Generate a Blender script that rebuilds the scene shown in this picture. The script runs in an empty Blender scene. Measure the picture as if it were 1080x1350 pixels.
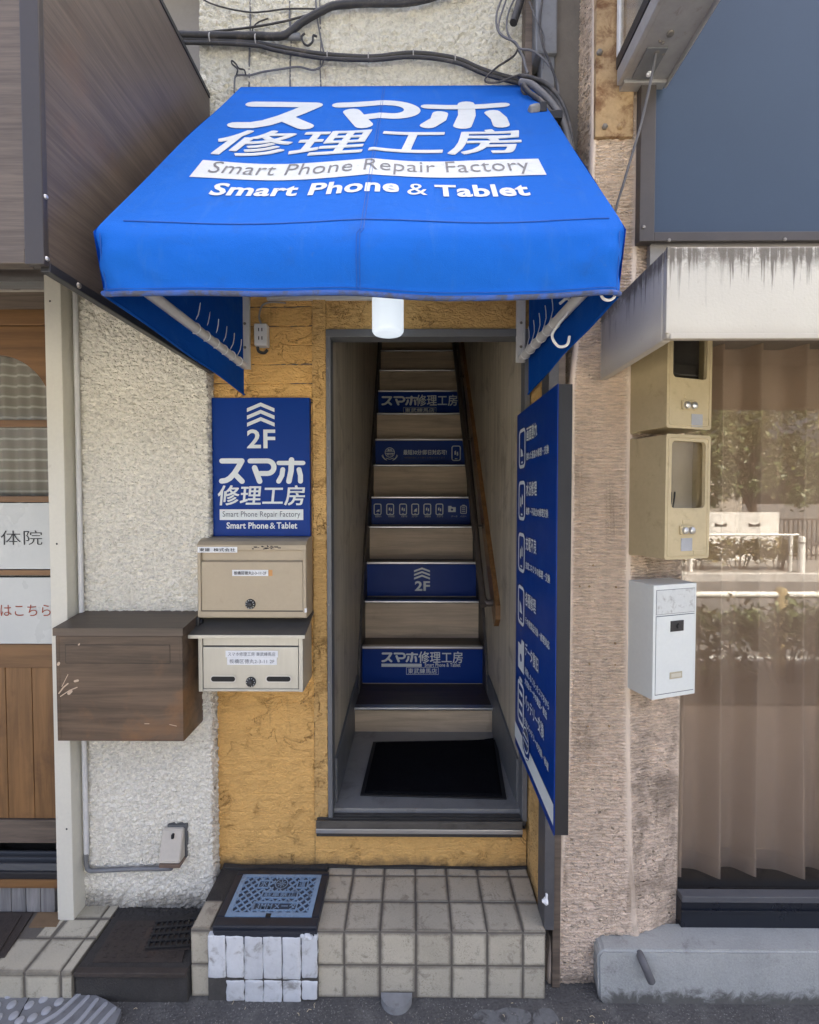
import bpy, bmesh, math, random
import numpy as np
from mathutils import Vector, Matrix, Euler
random.seed(7); RNG = np.random.default_rng(7)
R = math.radians
SC = bpy.context.scene
COL = SC.collection

# ------------------------------------------------------------------ camera
FPX = 640.0                                   # focal length in pixels of the 1080 px wide photograph
EYE = Vector((0, 0, 1.51))
PITCH = math.atan(19 / FPX); YAW = math.atan(5 / FPX)
cd = bpy.data.cameras.new('camera'); cam = bpy.data.objects.new('camera', cd); COL.objects.link(cam)
cd.sensor_fit = 'HORIZONTAL'; cd.sensor_width = 36; cd.lens = 36 * FPX / 1080
cd.clip_start = 0.02; cd.clip_end = 400
cam.location = EYE; cam.rotation_euler = Euler((math.pi / 2 - PITCH, 0, YAW)); SC.camera = cam
# ------------------------------------------------------------------ sky, sun, exposure
world = bpy.data.worlds.new('World'); SC.world = world; world.use_nodes = True
wt = world.node_tree; wt.nodes.clear()
sky = wt.nodes.new('ShaderNodeTexSky'); sky.sky_type = 'NISHITA'; sky.sun_disc = False
SUN_EL, SUN_AZ = R(58), R(24)                 # azimuth clockwise from +Y: the sun stands behind the building, which shades its own front
sky.sun_elevation = SUN_EL; sky.sun_rotation = SUN_AZ
sky.air_density = 0.45; sky.dust_density = 10.0; sky.ozone_density = 0.6
bg = wt.nodes.new('ShaderNodeBackground'); bg.inputs['Strength'].default_value = 0.15
wo = wt.nodes.new('ShaderNodeOutputWorld')
wt.links.new(sky.outputs[0], bg.inputs[0]); wt.links.new(bg.outputs[0], wo.inputs[0])
sd = bpy.data.lights.new('sun', 'SUN'); sd.energy = 5.0; sd.angle = R(0.6); sd.color = (1.0, 0.965, 0.84)
sun = bpy.data.objects.new('sun', sd); COL.objects.link(sun)
to_sun = Vector((math.sin(SUN_AZ) * math.cos(SUN_EL), math.cos(SUN_AZ) * math.cos(SUN_EL), math.sin(SUN_EL)))
sun.rotation_euler = to_sun.to_track_quat('Z', 'Y').to_euler(); sun.location = to_sun * 20
SC.view_settings.view_transform = 'Standard'; SC.view_settings.look = 'None'
SC.view_settings.gamma = 1; SC.view_settings.exposure = 2.8; SC.view_settings.use_curve_mapping = False
SC.render.engine = 'CYCLES'
SC.cycles.max_bounces = 10; SC.cycles.diffuse_bounces = 6; SC.cycles.glossy_bounces = 4; SC.cycles.transparent_max_bounces = 12

# ------------------------------------------------------------------ pixel -> place (a pixel gives a direction, the plane gives the distance)
RM = cam.rotation_euler.to_matrix()
def ray(px, py): return RM @ Vector(((px - 540) / FPX, -(py - 675) / FPX, -1))
def WY(px, py, Y): d = ray(px, py); return EYE + d * (Y / d.y)
def WX(px, py, X): d = ray(px, py); return EYE + d * (X / d.x)
def WZ(px, py, z): d = ray(px, py); return EYE + d * ((z - EYE.z) / d.z)

# ------------------------------------------------------------------ objects
def tag(o, label=None, cat=None, group=None, kind=None):
    if label: o['label'] = label
    if cat: o['category'] = cat
    if group: o['group'] = group
    if kind: o['kind'] = kind
    return o
LOCAL = set()
def thing(name, label, cat, loc, rotz=0, group=None, local=False):
    o = bpy.data.objects.new(name, None); COL.objects.link(o); o.empty_display_size = 0.05
    o.location = loc; o.rotation_euler = (0, 0, rotz); tag(o, label, cat, group)
    if local: LOCAL.add(o.name)
    return o
def origin(o):
    v = Vector(o.location)
    while o.parent: o = o.parent; v += Vector(o.location)
    return v
def is_local(o):
    while o.parent: o = o.parent
    return o.name in LOCAL
def mesh_of(bm, name, smooth=None):
    me = bpy.data.meshes.new(name); bm.normal_update(); bm.to_mesh(me); bm.free()
    if smooth is not None:
        me.polygons.foreach_set('use_smooth', [True] * len(me.polygons))
        if smooth < 180: me.set_sharp_from_angle(angle=R(smooth))
    return me
def link(name, me, material, parent=None):
    """mesh in world coordinates (or in the frame of a turned thing) -> object"""
    if material is not None and len(me.materials) == 0: me.materials.append(material)
    o = bpy.data.objects.new(name, me); COL.objects.link(o)
    if parent is not None:
        if not is_local(parent): me.transform(Matrix.Translation(-origin(parent)))
        o.parent = parent
    return o
def part(name, bm, material, parent, smooth=None, label=None, kind=None):
    o = link(name, mesh_of(bm, name, smooth), material, parent)
    tag(o, label, kind=kind); return o
def single(name, bm, material, label, cat, group=None, smooth=None):
    return tag(link(name, mesh_of(bm, name, smooth), material), label, cat, group)
def struct(name, bm, material, smooth=None):
    return tag(link(name, mesh_of(bm, name, smooth), material), kind='structure')
NB = bmesh.new

# ------------------------------------------------------------------ shapes
def bx(bm, x0, x1, y0, y1, z0, z1, bev=0.0, seg=2, M=None):
    t = bmesh.new() if bev > 0 else bm
    vs = [t.verts.new(p) for p in ((x0,y0,z0),(x1,y0,z0),(x1,y1,z0),(x0,y1,z0),(x0,y0,z1),(x1,y0,z1),(x1,y1,z1),(x0,y1,z1))]
    for f in ((0,3,2,1),(4,5,6,7),(0,1,5,4),(1,2,6,5),(2,3,7,6),(3,0,4,7)): t.faces.new([vs[i] for i in f])
    if bev > 0:
        bmesh.ops.bevel(t, geom=t.edges[:], offset=min(bev, .45*min(abs(x1-x0),abs(y1-y0),abs(z1-z0))), segments=seg, affect='EDGES', profile=.6)
        if M is not None: bmesh.ops.transform(t, matrix=M, verts=t.verts)
        merge(bm, t)
    elif M is not None:
        for v in vs: v.co = M @ v.co
    return bm
def merge(bm, t):
    me = bpy.data.meshes.new('tmp'); t.to_mesh(me); t.free(); bm.from_mesh(me); bpy.data.meshes.remove(me)
def smooth_path(pts, n=8):
    P = [Vector(p) for p in pts]
    if len(P) < 3: return P
    Q = [P[0]*2-P[1]] + P + [P[-1]*2-P[-2]]; out = []
    for i in range(1, len(Q)-2):
        a, b, c, d = Q[i-1], Q[i], Q[i+1], Q[i+2]
        for k in range(n):
            t = k/n
            out.append(.5*((2*b)+(c-a)*t+(2*a-5*b+4*c-d)*t*t+(3*b-a-3*c+d)*t**3))
    out.append(P[-1]); return out
def tube(bm, pts, r, n=10, smooth=8, wobble=0):
    P = smooth_path(pts, smooth) if smooth else [Vector(p) for p in pts]
    rings = []; up = None
    for i, p in enumerate(P):
        d = (P[min(i+1,len(P)-1)] - P[max(i-1,0)]).normalized()
        if up is None: up = Vector((0,0,1)) if abs(d.z) < .9 else Vector((1,0,0))
        s = d.cross(up).normalized(); up = s.cross(d).normalized()
        rr = r(i/(len(P)-1)) if callable(r) else r
        if wobble: rr *= 1 + wobble*math.sin(i*1.7)
        rings.append([bm.verts.new(p + (s*math.cos(a)+up*math.sin(a))*rr) for a in [2*math.pi*k/n for k in range(n)]])
    for a, b in zip(rings, rings[1:]):
        for k in range(n): bm.faces.new((a[k], a[(k+1)%n], b[(k+1)%n], b[k]))
    bm.faces.new(rings[0][::-1]); bm.faces.new(rings[-1]); return bm
def lathe(bm, prof, n=24, M=None, cap=True):
    """prof: (r, z) pairs about the z axis"""
    rings = [[bm.verts.new(Vector((r*math.cos(2*math.pi*k/n), r*math.sin(2*math.pi*k/n), z))) for k in range(n)] for r, z in prof]
    if M is not None:
        for rg in rings:
            for v in rg: v.co = M @ v.co
    for a, b in zip(rings, rings[1:]):
        for k in range(n): bm.faces.new((a[k], a[(k+1)%n], b[(k+1)%n], b[k]))
    if cap: bm.faces.new(rings[0][::-1]); bm.faces.new(rings[-1])
    return bm
def prism(bm, poly, f0, f1):
    """poly: 2-D outline; f0, f1 map it to the two end faces"""
    a = [bm.verts.new(f0(*p)) for p in poly]; b = [bm.verts.new(f1(*p)) for p in poly]
    bm.faces.new(a); bm.faces.new(b[::-1])
    for i in range(len(poly)):
        j = (i+1) % len(poly); bm.faces.new((a[j], a[i], b[i], b[j]))
    return bm
def sheet_mesh(name, P, closed=False, attr=None):
    """P: (nv, nu, 3) array -> dense quad sheet"""
    nv, nu = P.shape[:2]; me = bpy.data.meshes.new(name)
    i = np.arange(nv*nu).reshape(nv, nu)
    q = np.stack([i[:-1,:-1], i[:-1,1:], i[1:,1:], i[1:,:-1]], -1).reshape(-1, 4)
    me.vertices.add(nv*nu); me.vertices.foreach_set('co', P.astype(np.float32).ravel())
    me.loops.add(q.size); me.loops.foreach_set('vertex_index', q.ravel().astype(np.int32))
    me.polygons.add(len(q)); me.polygons.foreach_set('loop_start', np.arange(0, q.size, 4, dtype=np.int32))
    me.polygons.foreach_set('use_smooth', np.ones(len(q), dtype=bool))
    me.update(calc_edges=True)
    if attr is not None:
        a = me.attributes.new('mask', 'FLOAT', 'POINT'); a.data.foreach_set('value', attr.astype(np.float32).ravel())
    return me
def resample(pts, res, radius=0.0):
    """polyline in plan -> evenly spaced points, corners softened"""
    pts = [np.array(p, float) for p in pts]
    out = [pts[0]]
    for i in range(1, len(pts)-1):
        a, b, c = pts[i-1], pts[i], pts[i+1]
        if radius:
            u = (a-b)/np.linalg.norm(a-b); w = (c-b)/np.linalg.norm(c-b)
            p0, p2 = b+u*radius, b+w*radius
            for t in np.linspace(0, 1, 5): out.append((1-t)**2*p0+2*t*(1-t)*b+t*t*p2)
        else: out.append(b)
    out.append(pts[-1]); out = np.array(out)
    s = np.r_[0, np.cumsum(np.linalg.norm(np.diff(out, axis=0), axis=1))]
    n = max(2, int(s[-1]/res)+1); t = np.linspace(0, s[-1], n)
    return np.stack([np.interp(t, s, out[:,k]) for k in range(out.shape[1])], -1)
def wall_sheet(name, plan, z0, z1, res, resz=None, radius=.006, edge=None):
    pl = resample(plan, res, radius); nz = int((z1-z0)/(resz or res))+1; zz = np.linspace(z0, z1, nz)
    P = np.zeros((nz, len(pl), 3)); P[:,:,:2] = pl[None]; P[:,:,2] = zz[:,None]
    return sheet_mesh(name, P)

# ------------------------------------------------------------------ materials
class T:
    def __init__(s, name):
        s.m = bpy.data.materials.new(name); s.m.use_nodes = True; s.t = s.m.node_tree; s.t.nodes.clear()
        s.out = s.n('OutputMaterial'); s.b = s.n('BsdfPrincipled'); s.L(s.b, s.out)
        s.co = s.n('TexCoord').outputs['Object']
    def n(s, typ, **kw):
        nd = s.t.nodes.new('ShaderNode'+typ)
        for k, v in kw.items():
            if hasattr(nd, k): setattr(nd, k, v)
        return nd
    def L(s, a, b, bi=0):
        a = a.outputs[0] if hasattr(a, 'outputs') else a
        b = b.inputs[bi] if hasattr(b, 'inputs') else b
        s.t.links.new(a, b)
    def val(s, sock, v):
        if isinstance(v, (int, float)): sock.default_value = v
        elif isinstance(v, (tuple, list)): sock.default_value = (*v, 1) if len(v) == 3 and sock.type == 'RGBA' else v
        else: s.L(v, sock)
    def math(s, op, a, b=0.5, clamp=False, c=None):
        nd = s.n('Math', operation=op, use_clamp=clamp); s.val(nd.inputs[0], a); s.val(nd.inputs[1], b)
        if c is not None: s.val(nd.inputs[2], c)
        return nd.outputs[0]
    def map(s, scale=(1,1,1), loc=(0,0,0), rot=(0,0,0), src=None):
        nd = s.n('Mapping'); s.L(src or s.co, nd); nd.inputs['Scale'].default_value = scale
        nd.inputs['Location'].default_value = loc; nd.inputs['Rotation'].default_value = rot; return nd.outputs[0]
    def noise(s, scale, detail=3, rough=.55, dist=0, vec=None):
        nd = s.n('TexNoise'); s.L(vec or s.co, nd.inputs['Vector']); nd.inputs['Scale'].default_value = scale
        nd.inputs['Detail'].default_value = detail; nd.inputs['Roughness'].default_value = rough; nd.inputs['Distortion'].default_value = dist
        return nd.outputs[0]
    def vor(s, scale, feature='F1', vec=None, rnd=1):
        nd = s.n('TexVoronoi', feature=feature); s.L(vec or s.co, nd.inputs['Vector']); nd.inputs['Scale'].default_value = scale
        nd.inputs['Randomness'].default_value = rnd; return nd.outputs[0]
    def ramp(s, v, lo, hi, a=0., b=1.):
        nd = s.n('MapRange', interpolation_type='SMOOTHSTEP'); s.val(nd.inputs[0], v)
        for i, x in enumerate((lo, hi, a, b)): nd.inputs[i+1].default_value = x
        return nd.outputs[0]
    def mix(s, f, a, b, blend='MIX'):
        nd = s.n('Mix', data_type='RGBA', blend_type=blend); s.val(nd.inputs[0], f); s.val(nd.inputs[6], a); s.val(nd.inputs[7], b); return nd.outputs[2]
    def scale(s, col, f):
        nd = s.n('VectorMath', operation='SCALE'); s.val(nd.inputs[0], col); s.val(nd.inputs['Scale'], f); return nd.outputs[0]
    def xyz(s, src=None):
        nd = s.n('SeparateXYZ'); s.L(src or s.co, nd); return nd.outputs
    def bump(s, h, strength=.3, dist=.002):
        nd = s.n('Bump'); s.val(nd.inputs['Height'], h); nd.inputs['Strength'].default_value = strength; nd.inputs['Distance'].default_value = dist
        s.L(nd, s.b.inputs['Normal'])
    def disp(s, h, scale, mid=.5):
        nd = s.n('Displacement'); s.val(nd.inputs['Height'], h); nd.inputs['Scale'].default_value = scale; nd.inputs['Midlevel'].default_value = mid
        s.L(nd, s.out.inputs['Displacement']); s.m.displacement_method = 'BOTH'
    def rand(s): return s.n('ObjectInfo').outputs['Random']
    def set(s, col=None, rough=None, metal=None, spec=None):
        for k, v in (('Base Color', col), ('Roughness', rough), ('Metallic', metal), ('Specular IOR Level', spec)):
            if v is not None: s.val(s.b.inputs[k], v)
        return s.m
def mat(name, col, rough=.5, metal=0., var=.14, vs=6., fine=.08, fs=90., bump=0., bs=160., bd=.001, stretch=(1,1,1), rnd=0., dirt=None, spec=None, rvar=.12):
    t = T(name); v = t.map(stretch)
    f = t.math('MULTIPLY_ADD', t.noise(vs, 4, .6, .3, v), 2*var, c=1-var)
    f = t.math('ADD', f, t.math('MULTIPLY_ADD', t.noise(fs, 3, .6, 0, v), 2*fine, c=-fine))
    if rnd: f = t.math('ADD', f, t.math('MULTIPLY_ADD', t.rand(), 2*rnd, c=-rnd))
    c = t.scale(col, f)
    if dirt:
        dc, amt, ds, lo = dirt
        c = t.mix(t.math('MULTIPLY', t.ramp(t.noise(ds, 6, .65, .4, v), lo, lo+.22), amt), c, dc)
    if bump: t.bump(t.noise(bs, 4, .6, 0, v), bump, bd)
    r = t.math('MULTIPLY_ADD', t.noise(vs*1.7, 4, .6, 0, v), 2*rvar, c=rough-rvar, clamp=True)
    return t.set(c, r, metal, spec)
def wood(name, col, axis, rough=.5, s=40, amt=.35, rnd=.06, dirt=None, bump=.15):
    st = {'x': (.06, 1, 1), 'y': (1, .06, 1), 'z': (1, 1, .06)}[axis]
    t = T(name); v = t.map(st)
    g = t.ramp(t.noise(s, 5, .65, .6, v), .28, .72); h = t.ramp(t.noise(s*4, 3, .6, 0, v), .25, .75)
    f = t.math('MULTIPLY_ADD', g, 2*amt, c=1-amt); f = t.math('ADD', f, t.math('MULTIPLY_ADD', h, .5*amt, c=-.25*amt))
    f = t.math('ADD', f, t.math('MULTIPLY_ADD', t.noise(3, 3), .3, c=-.15))
    f = t.math('ADD', f, t.math('MULTIPLY_ADD', t.rand(), 2*rnd, c=-rnd))
    c = t.scale(col, f)
    if dirt:
        dc, amt2, ds, lo = dirt
        c = t.mix(t.math('MULTIPLY', t.ramp(t.noise(ds, 6, .65, .4), lo, lo+.2), amt2), c, dc)
    t.bump(t.math('ADD', g, t.math('MULTIPLY', h, .5)), bump, .001)
    return t.set(c, rough)
def flat(name, col, rough=.5, spec=None): return mat(name, col, rough, var=.05, fine=.03, spec=spec, rvar=.05)

def stucco(name, col, scale, amp, dirt=(.30,.25,.18), dlo=.62, damt=.5, streak=0., smooth_low=None):
    t = T(name)
    wn_ = t.n('TexNoise'); t.L(t.co, wn_.inputs['Vector']); wn_.inputs['Scale'].default_value = scale*1.1; wn_.inputs['Detail'].default_value = 3
    off = t.n('VectorMath', operation='MULTIPLY_ADD'); t.L(wn_.outputs['Color'], off.inputs[0]); off.inputs[1].default_value = (.028,.028,.016); t.L(t.co, off.inputs[2])
    v = t.map((scale, scale, scale*1.5), src=off.outputs[0])
    d = t.vor(1, 'F1', v); d2 = t.vor(2.3, 'F1', v)
    h = t.math('SUBTRACT', 1, t.ramp(d, .15, .85)); h = t.math('MULTIPLY_ADD', h, .62, c=t.math('MULTIPLY', t.math('SUBTRACT', 1, d2), .26))
    h = t.math('ADD', h, t.math('MULTIPLY', t.noise(scale*.3, 3, .5, .4), .35)); h = t.math('ADD', h, t.math('MULTIPLY', t.noise(scale*5, 2, .6), .10))
    t.disp(h, amp, .6)
    f = t.math('MULTIPLY_ADD', t.noise(2.2, 4, .6), .30, c=.85); f = t.math('ADD', f, t.math('MULTIPLY_ADD', t.noise(300, 2), .16, c=-.08))
    f = t.math('MULTIPLY', f, t.math('MULTIPLY_ADD', t.ramp(t.noise(85, 4, .65, .4), .30, .62), .26, c=.80)); c = t.scale(col, f)
    c = t.mix(t.math('MULTIPLY', t.ramp(t.noise(5, 6, .7, .5), dlo, dlo+.2), damt), c, dirt)
    z = t.xyz()[2]; sp = t.ramp(t.math('ADD', z, t.math('MULTIPLY_ADD', t.noise(14, 5, .7, .6), .16, c=-.08)), .17, .09)
    if not streak: c = t.mix(t.math('MULTIPLY', sp, .75), c, (.13,.12,.10)); c = t.mix(t.math('MULTIPLY', t.math('MULTIPLY', t.ramp(t.noise(26, 5, .75, .5), .63, .70), t.ramp(t.noise(3, 2), .52, .6)), .7), c, (.17,.12,.08))
    if streak:
        v = t.map((26, 26, 1.2)); c = t.mix(t.math('MULTIPLY', t.ramp(t.noise(1, 5, .65, .3, v), .60, .75), streak), c, (.22,.13,.06))
    return t.set(c, .82)

M = {}
M['stucco'] = stucco('white_roughcast', (.735,.705,.61), 54, .0145, damt=.22)
M['stucco_top'] = stucco('old_roughcast', (.60,.575,.475), 42, .0150, dirt=(.26,.22,.17), dlo=.56, damt=.65, streak=.7)
def pillar_material():
    t = T('combed_plaster')
    w = t.n('TexWave', wave_type='BANDS', bands_direction='Z', wave_profile='SIN')
    v = t.map((1.0, 1.0, 1.0)); t.L(v, w.inputs['Vector'])
    for k, x in (('Scale', 33), ('Distortion', 4.5), ('Detail', 3), ('Detail Scale', .9), ('Detail Roughness', .6)): w.inputs[k].default_value = x
    st = t.noise(1, 4, .62, .5, t.map((34, 34, 130))); fine = t.noise(260, 2)
    gl = t.ramp(t.math('ABSOLUTE', t.math('SUBTRACT', st, .5)), .0, .045)
    mk = t.n('Attribute', attribute_name='mask').outputs['Fac']
    h = t.math('MULTIPLY_ADD', t.ramp(w.outputs['Fac'], .0, .55), .55, c=t.math('MULTIPLY', t.ramp(st, .3, .7), .45))
    h = t.math('ADD', h, t.math('MULTIPLY', fine, .12))
    h = t.mix(mk, (.8,.8,.8), h)
    t.disp(h, .0150, .6)
    f = t.math('MULTIPLY_ADD', t.noise(3, 4, .6), .34, c=.83); f = t.math('ADD', f, t.math('MULTIPLY_ADD', t.noise(240, 2), .2, c=-.1))
    f = t.math('MULTIPLY', f, t.math('MULTIPLY_ADD', t.ramp(t.noise(1, 4, .65, .5, t.map((26, 26, 150), (3,5,7))), .30, .62), .30, c=.74))
    c = t.scale((.76,.615,.475), f); c = t.mix(t.math('SUBTRACT', 1, mk), c, (.68,.56,.44))
    c = t.mix(t.math('MULTIPLY', t.ramp(t.noise(4.5, 6, .7, .4), .52, .72), .6), c, (.27,.20,.135)); c = t.mix(t.math('MULTIPLY', t.math('MULTIPLY', t.ramp(t.noise(1, 5, .7, .3, t.map((30, 30, 1.8))), .54, .68), t.ramp(t.noise(2.4, 3), .46, .58)), .5), c, (.24,.16,.09))
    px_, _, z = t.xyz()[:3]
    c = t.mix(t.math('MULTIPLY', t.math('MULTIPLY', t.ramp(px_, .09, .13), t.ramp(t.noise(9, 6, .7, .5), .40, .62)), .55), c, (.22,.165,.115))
    c = t.mix(t.math('MULTIPLY', t.ramp(t.math('ADD', z, t.math('MULTIPLY', t.noise(14, 4), .12)), .12, .03), .85), c, (.10,.08,.055))
    return t.set(c, .85)
M['pillar'] = pillar_material()
def yellow_material(name, rows, rough_amp, col=(.68,.41,.135)):
    t = T(name); p = t.xyz()
    a = t.noise(5.5, 5, .55, .8); b = t.noise(1, 4, .6, 1.6, t.map((20, 20, 34), rot=(0, R(-32), 0)))
    ra = t.math('ABSOLUTE', t.math('SUBTRACT', a, .5)); rb = t.math('ABSOLUTE', t.math('SUBTRACT', b, .5))
    crack = t.math('MULTIPLY', t.ramp(ra, .0, .0065, 1, 0), t.ramp(t.noise(2.6, 3), .46, .54))
    sw = t.math('MULTIPLY', t.ramp(rb, .0, .030, 1, 0), t.ramp(t.noise(13, 2), .54, .64))
    tr = t.noise(1, 5, .6, 1.2, t.map((28, 28, 60), rot=(0, R(35), 0)))
    h = t.math('ADD', t.math('MULTIPLY', t.ramp(tr, .3, .7), .6), t.math('MULTIPLY', t.noise(150, 3), .25))
    h = t.math('SUBTRACT', h, t.math('MULTIPLY', crack, .7)); h = t.math('SUBTRACT', h, t.math('MULTIPLY', sw, .45))
    if rows:
        zz = t.math('ADD', t.math('DIVIDE', p[2], rows), t.math('MULTIPLY', t.noise(5, 2), .18))
        fr = t.math('ABSOLUTE', t.math('SUBTRACT', t.math('FRACT', zz), .5))
        g = t.math('MULTIPLY', t.ramp(fr, .44, .495), t.ramp(t.noise(9, 2), .36, .5))
        g = t.math('MULTIPLY', g, t.ramp(p[2], 1.2, 1.6, .35, 1.6)); h = t.math('SUBTRACT', h, t.math('MULTIPLY', g, .7))
    t.disp(h, rough_amp, .5)
    f = t.math('MULTIPLY_ADD', t.noise(3.5, 5, .65), .44, c=.78); f = t.math('ADD', f, t.math('MULTIPLY_ADD', t.noise(120, 3), .3, c=-.15))
    c = t.scale(col, f)
    c = t.mix(t.math('MULTIPLY', t.ramp(t.noise(7, 6, .7, .6), .58, .78), .28), c, (.32,.17,.055))
    drip = t.math('MULTIPLY', t.ramp(t.noise(1, 5, .7, .4, t.map((26, 26, 1.6))), .55, .70), t.ramp(t.noise(2.2, 3), .45, .58)); c = t.mix(t.math('MULTIPLY', drip, .5), c, (.20,.115,.045))
    ft = t.ramp(t.math('ADD', p[2], t.math('MULTIPLY_ADD', t.noise(12, 5, .7, .5), .12, c=-.06)), .05, -.01); c = t.mix(t.math('MULTIPLY', ft, .75), c, (.11,.075,.04))
    c = t.mix(t.math('MULTIPLY', crack, .55), c, (.12,.065,.025)); c = t.mix(t.math('MULTIPLY', sw, .35), c, (.22,.115,.035))
    return t.set(c, .75)
M['yellow'] = yellow_material('ochre_plaster', .0655, .0068)
M['yellow_rough'] = yellow_material('ochre_rough_plaster', 0, .009, (.60,.38,.14))

def fabric(name, col, rough=.62):
    t = T(name)
    f = t.math('MULTIPLY_ADD', t.noise(4, 4, .6), .16, c=.92); f = t.math('ADD', f, t.math('MULTIPLY_ADD', t.noise(420, 2), .14, c=-.07))
    c = t.scale(col, f)
    c = t.mix(t.math('MULTIPLY', t.ramp(t.noise(9, 6, .7, .5), .52, .78), .30), c, (.035,.09,.24)); c = t.mix(t.math('MULTIPLY', t.ramp(t.noise(1, 5, .7, .3, t.map((34, 6, 6))), .52, .72), .20), c, (.06,.17,.44)); c = t.mix(t.math('MULTIPLY', t.ramp(t.noise(55, 5, .75), .60, .74), .22), c, (.09,.16,.30))
    t.bump(t.math('ADD', t.noise(700, 2), t.math('MULTIPLY', t.noise(7, 4, .55, .8), 6)), .30, .004)
    return t.set(c, rough, spec=.06)
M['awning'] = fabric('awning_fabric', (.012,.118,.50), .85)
M['awning_side'] = fabric('awning_fabric_shaded', (.002,.060,.32), .85)  # side sheets: the shade inside the awning is put into this darker blue
M['awning_print'] = mat('awning_white_print', (.50,.545,.56), .6, var=.10, vs=30, fine=.10, fs=260, dirt=((.16,.28,.52), .45, 90, .56))
M['print'] = mat('white_print', (.64,.69,.69), .45, var=.04, fine=.03)
M['sign_blue'] = mat('sign_blue', (.002,.034,.215), .38, var=.06, vs=3, fine=.02, spec=.18)
M['sign_edge'] = mat('sign_dark_edge', (.028,.028,.029), .5, var=.1, spec=.2)
M['text_blue'] = flat('blue_print', (.02,.06,.25), .6)
M['text_grey'] = flat('grey_print', (.09,.10,.12), .6)
M['text_black'] = flat('black_print', (.02,.02,.02), .6)
M['text_red'] = flat('red_brown_print', (.30,.055,.02), .6)
M['stitch'] = mat('dark_stitching', (.012,.085,.36), .8)
M['hem'] = mat('soiled_hem', (.035,.10,.36), .75, var=.3, vs=20, dirt=((.07,.065,.05), .85, 22, .40))
M['white_metal'] = mat('white_painted_steel', (.60,.60,.585), .42, var=.08, dirt=((.30,.27,.22), .5, 40, .62))
M['post'] = mat('cream_painted_timber', (.62,.60,.51), .55, var=.08, vs=4, fine=.06, bump=.15, bs=90, dirt=((.32,.26,.2), .6, 24, .66))
M['brown_lam'] = None
def laminate(name, col, axis):
    st = {'x': (.04, 1, 1), 'y': (1, .04, 1)}[axis]; t = T(name); v = t.map(st)
    g = t.noise(110, 4, .7, .3, v); b = t.noise(18, 3, .6, .3, v)
    f = t.math('MULTIPLY_ADD', t.ramp(g, .3, .7), .55, c=.72); f = t.math('MULTIPLY', f, t.math('MULTIPLY_ADD', b, .7, c=.65))
    c = t.scale(col, f); c = t.mix(t.math('MULTIPLY', t.ramp(t.noise(5, 5, .6), .56, .75), .3), c, (.16,.09,.05))
    t.bump(g, .12, .001); return t.set(c, .42, spec=.4)
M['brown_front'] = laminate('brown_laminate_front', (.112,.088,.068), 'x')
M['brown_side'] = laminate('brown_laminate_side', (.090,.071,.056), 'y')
M['brown_trim'] = mat('dark_bronze_trim', (.045,.038,.034), .4, var=.12)
M['black_metal'] = mat('black_metal', (.018,.018,.02), .42, var=.15)
M['dark_grey'] = mat('dark_grey_aluminium', (.10,.105,.11), .42, .2, var=.1, bump=.05)
M['frame_grey'] = mat('grey_door_frame', (.135,.14,.145), .45, .1, var=.12, dirt=((.05,.05,.05), .4, 20, .6))
M['alu'] = mat('brushed_aluminium', (.55,.55,.54), .32, .85, var=.1, vs=20, stretch=(.1,1,1))
M['steel'] = mat('weathered_steel', (.36,.35,.335), .45, .4, var=.22, vs=16, dirt=((.16,.11,.07), .65, 26, .56))
M['galv'] = mat('galvanised_pipe', (.19,.195,.20), .55, .3, var=.25, vs=12, dirt=((.06,.055,.05), .6, 14, .55))
M['rust'] = mat('rusty_plate', (.42,.29,.15), .7, .1, var=.35, vs=12, fine=.25, bump=.3, bs=110, dirt=((.13,.05,.015), .9, 16, .44))
M['bolt'] = mat('bolt_steel', (.25,.23,.2), .5, .6, var=.2)
M['cable'] = mat('black_cable', (.030,.029,.029), .55, var=.25, vs=30, fine=.15, dirt=((.14,.12,.10), .6, 30, .52))
M['cable_grey'] = mat('grey_cable', (.12,.12,.125), .55, var=.2, vs=30, dirt=((.05,.05,.05), .5, 30, .55))
M['tie'] = mat('cable_tie', (.30,.29,.27), .6)
M['mail_tan'] = mat('tan_painted_steel', (.40,.335,.235), .45, .1, var=.07, fine=.05, dirt=((.2,.15,.1), .35, 14, .60))
M['mail_steel'] = mat('stainless_steel', (.50,.485,.42), .40, .45, var=.10, vs=9, stretch=(1,1,.12), dirt=((.25,.2,.15), .4, 30, .64))
M['mail_roof'] = mat('mailbox_dark_lid', (.135,.13,.12), .38, .4, var=.25, vs=12)
M['dark_void'] = flat('dark_opening', (.012,.012,.012), .7)
M['plastic_black'] = flat('black_plastic', (.022,.022,.024), .35)
M['label_white'] = mat('white_label', (.72,.74,.75), .5, var=.05)
M['label_orange'] = flat('orange_tape', (.60,.30,.10), .6)
M['wood_box'] = wood('dark_stained_wood', (.092,.060,.037), 'x', .42, 22, .5, dirt=((.20,.10,.042), .8, 4.5, .49))
M['wood_box_lid'] = wood('dark_stained_lid', (.085,.062,.044), 'x', .42, 26, .3)
M['paint_chip'] = flat('cream_paint_spatter', (.55,.42,.3), .7)
M['door_wood'] = wood('brown_door_wood', (.19,.098,.036), 'z', .45, 34, .28, dirt=((.10,.05,.022), .6, 7, .50))
M['door_wood_h'] = wood('brown_rail_wood', (.17,.088,.033), 'x', .45, 34, .28, dirt=((.10,.055,.03), .5, 6, .55))
M['door_wood_dark'] = wood('weathered_rail_wood', (.13,.10,.075), 'x', .6, 40, .35)
M['grey_plank'] = wood('grey_weathered_planks', (.19,.185,.18), 'z', .8, 30, .45, bump=.4)
M['riser_wood'] = wood('pale_oak_riser', (.52,.41,.28), 'x', .5, 26, .22, dirt=((.20,.13,.08), .5, 5, .58))
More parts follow.
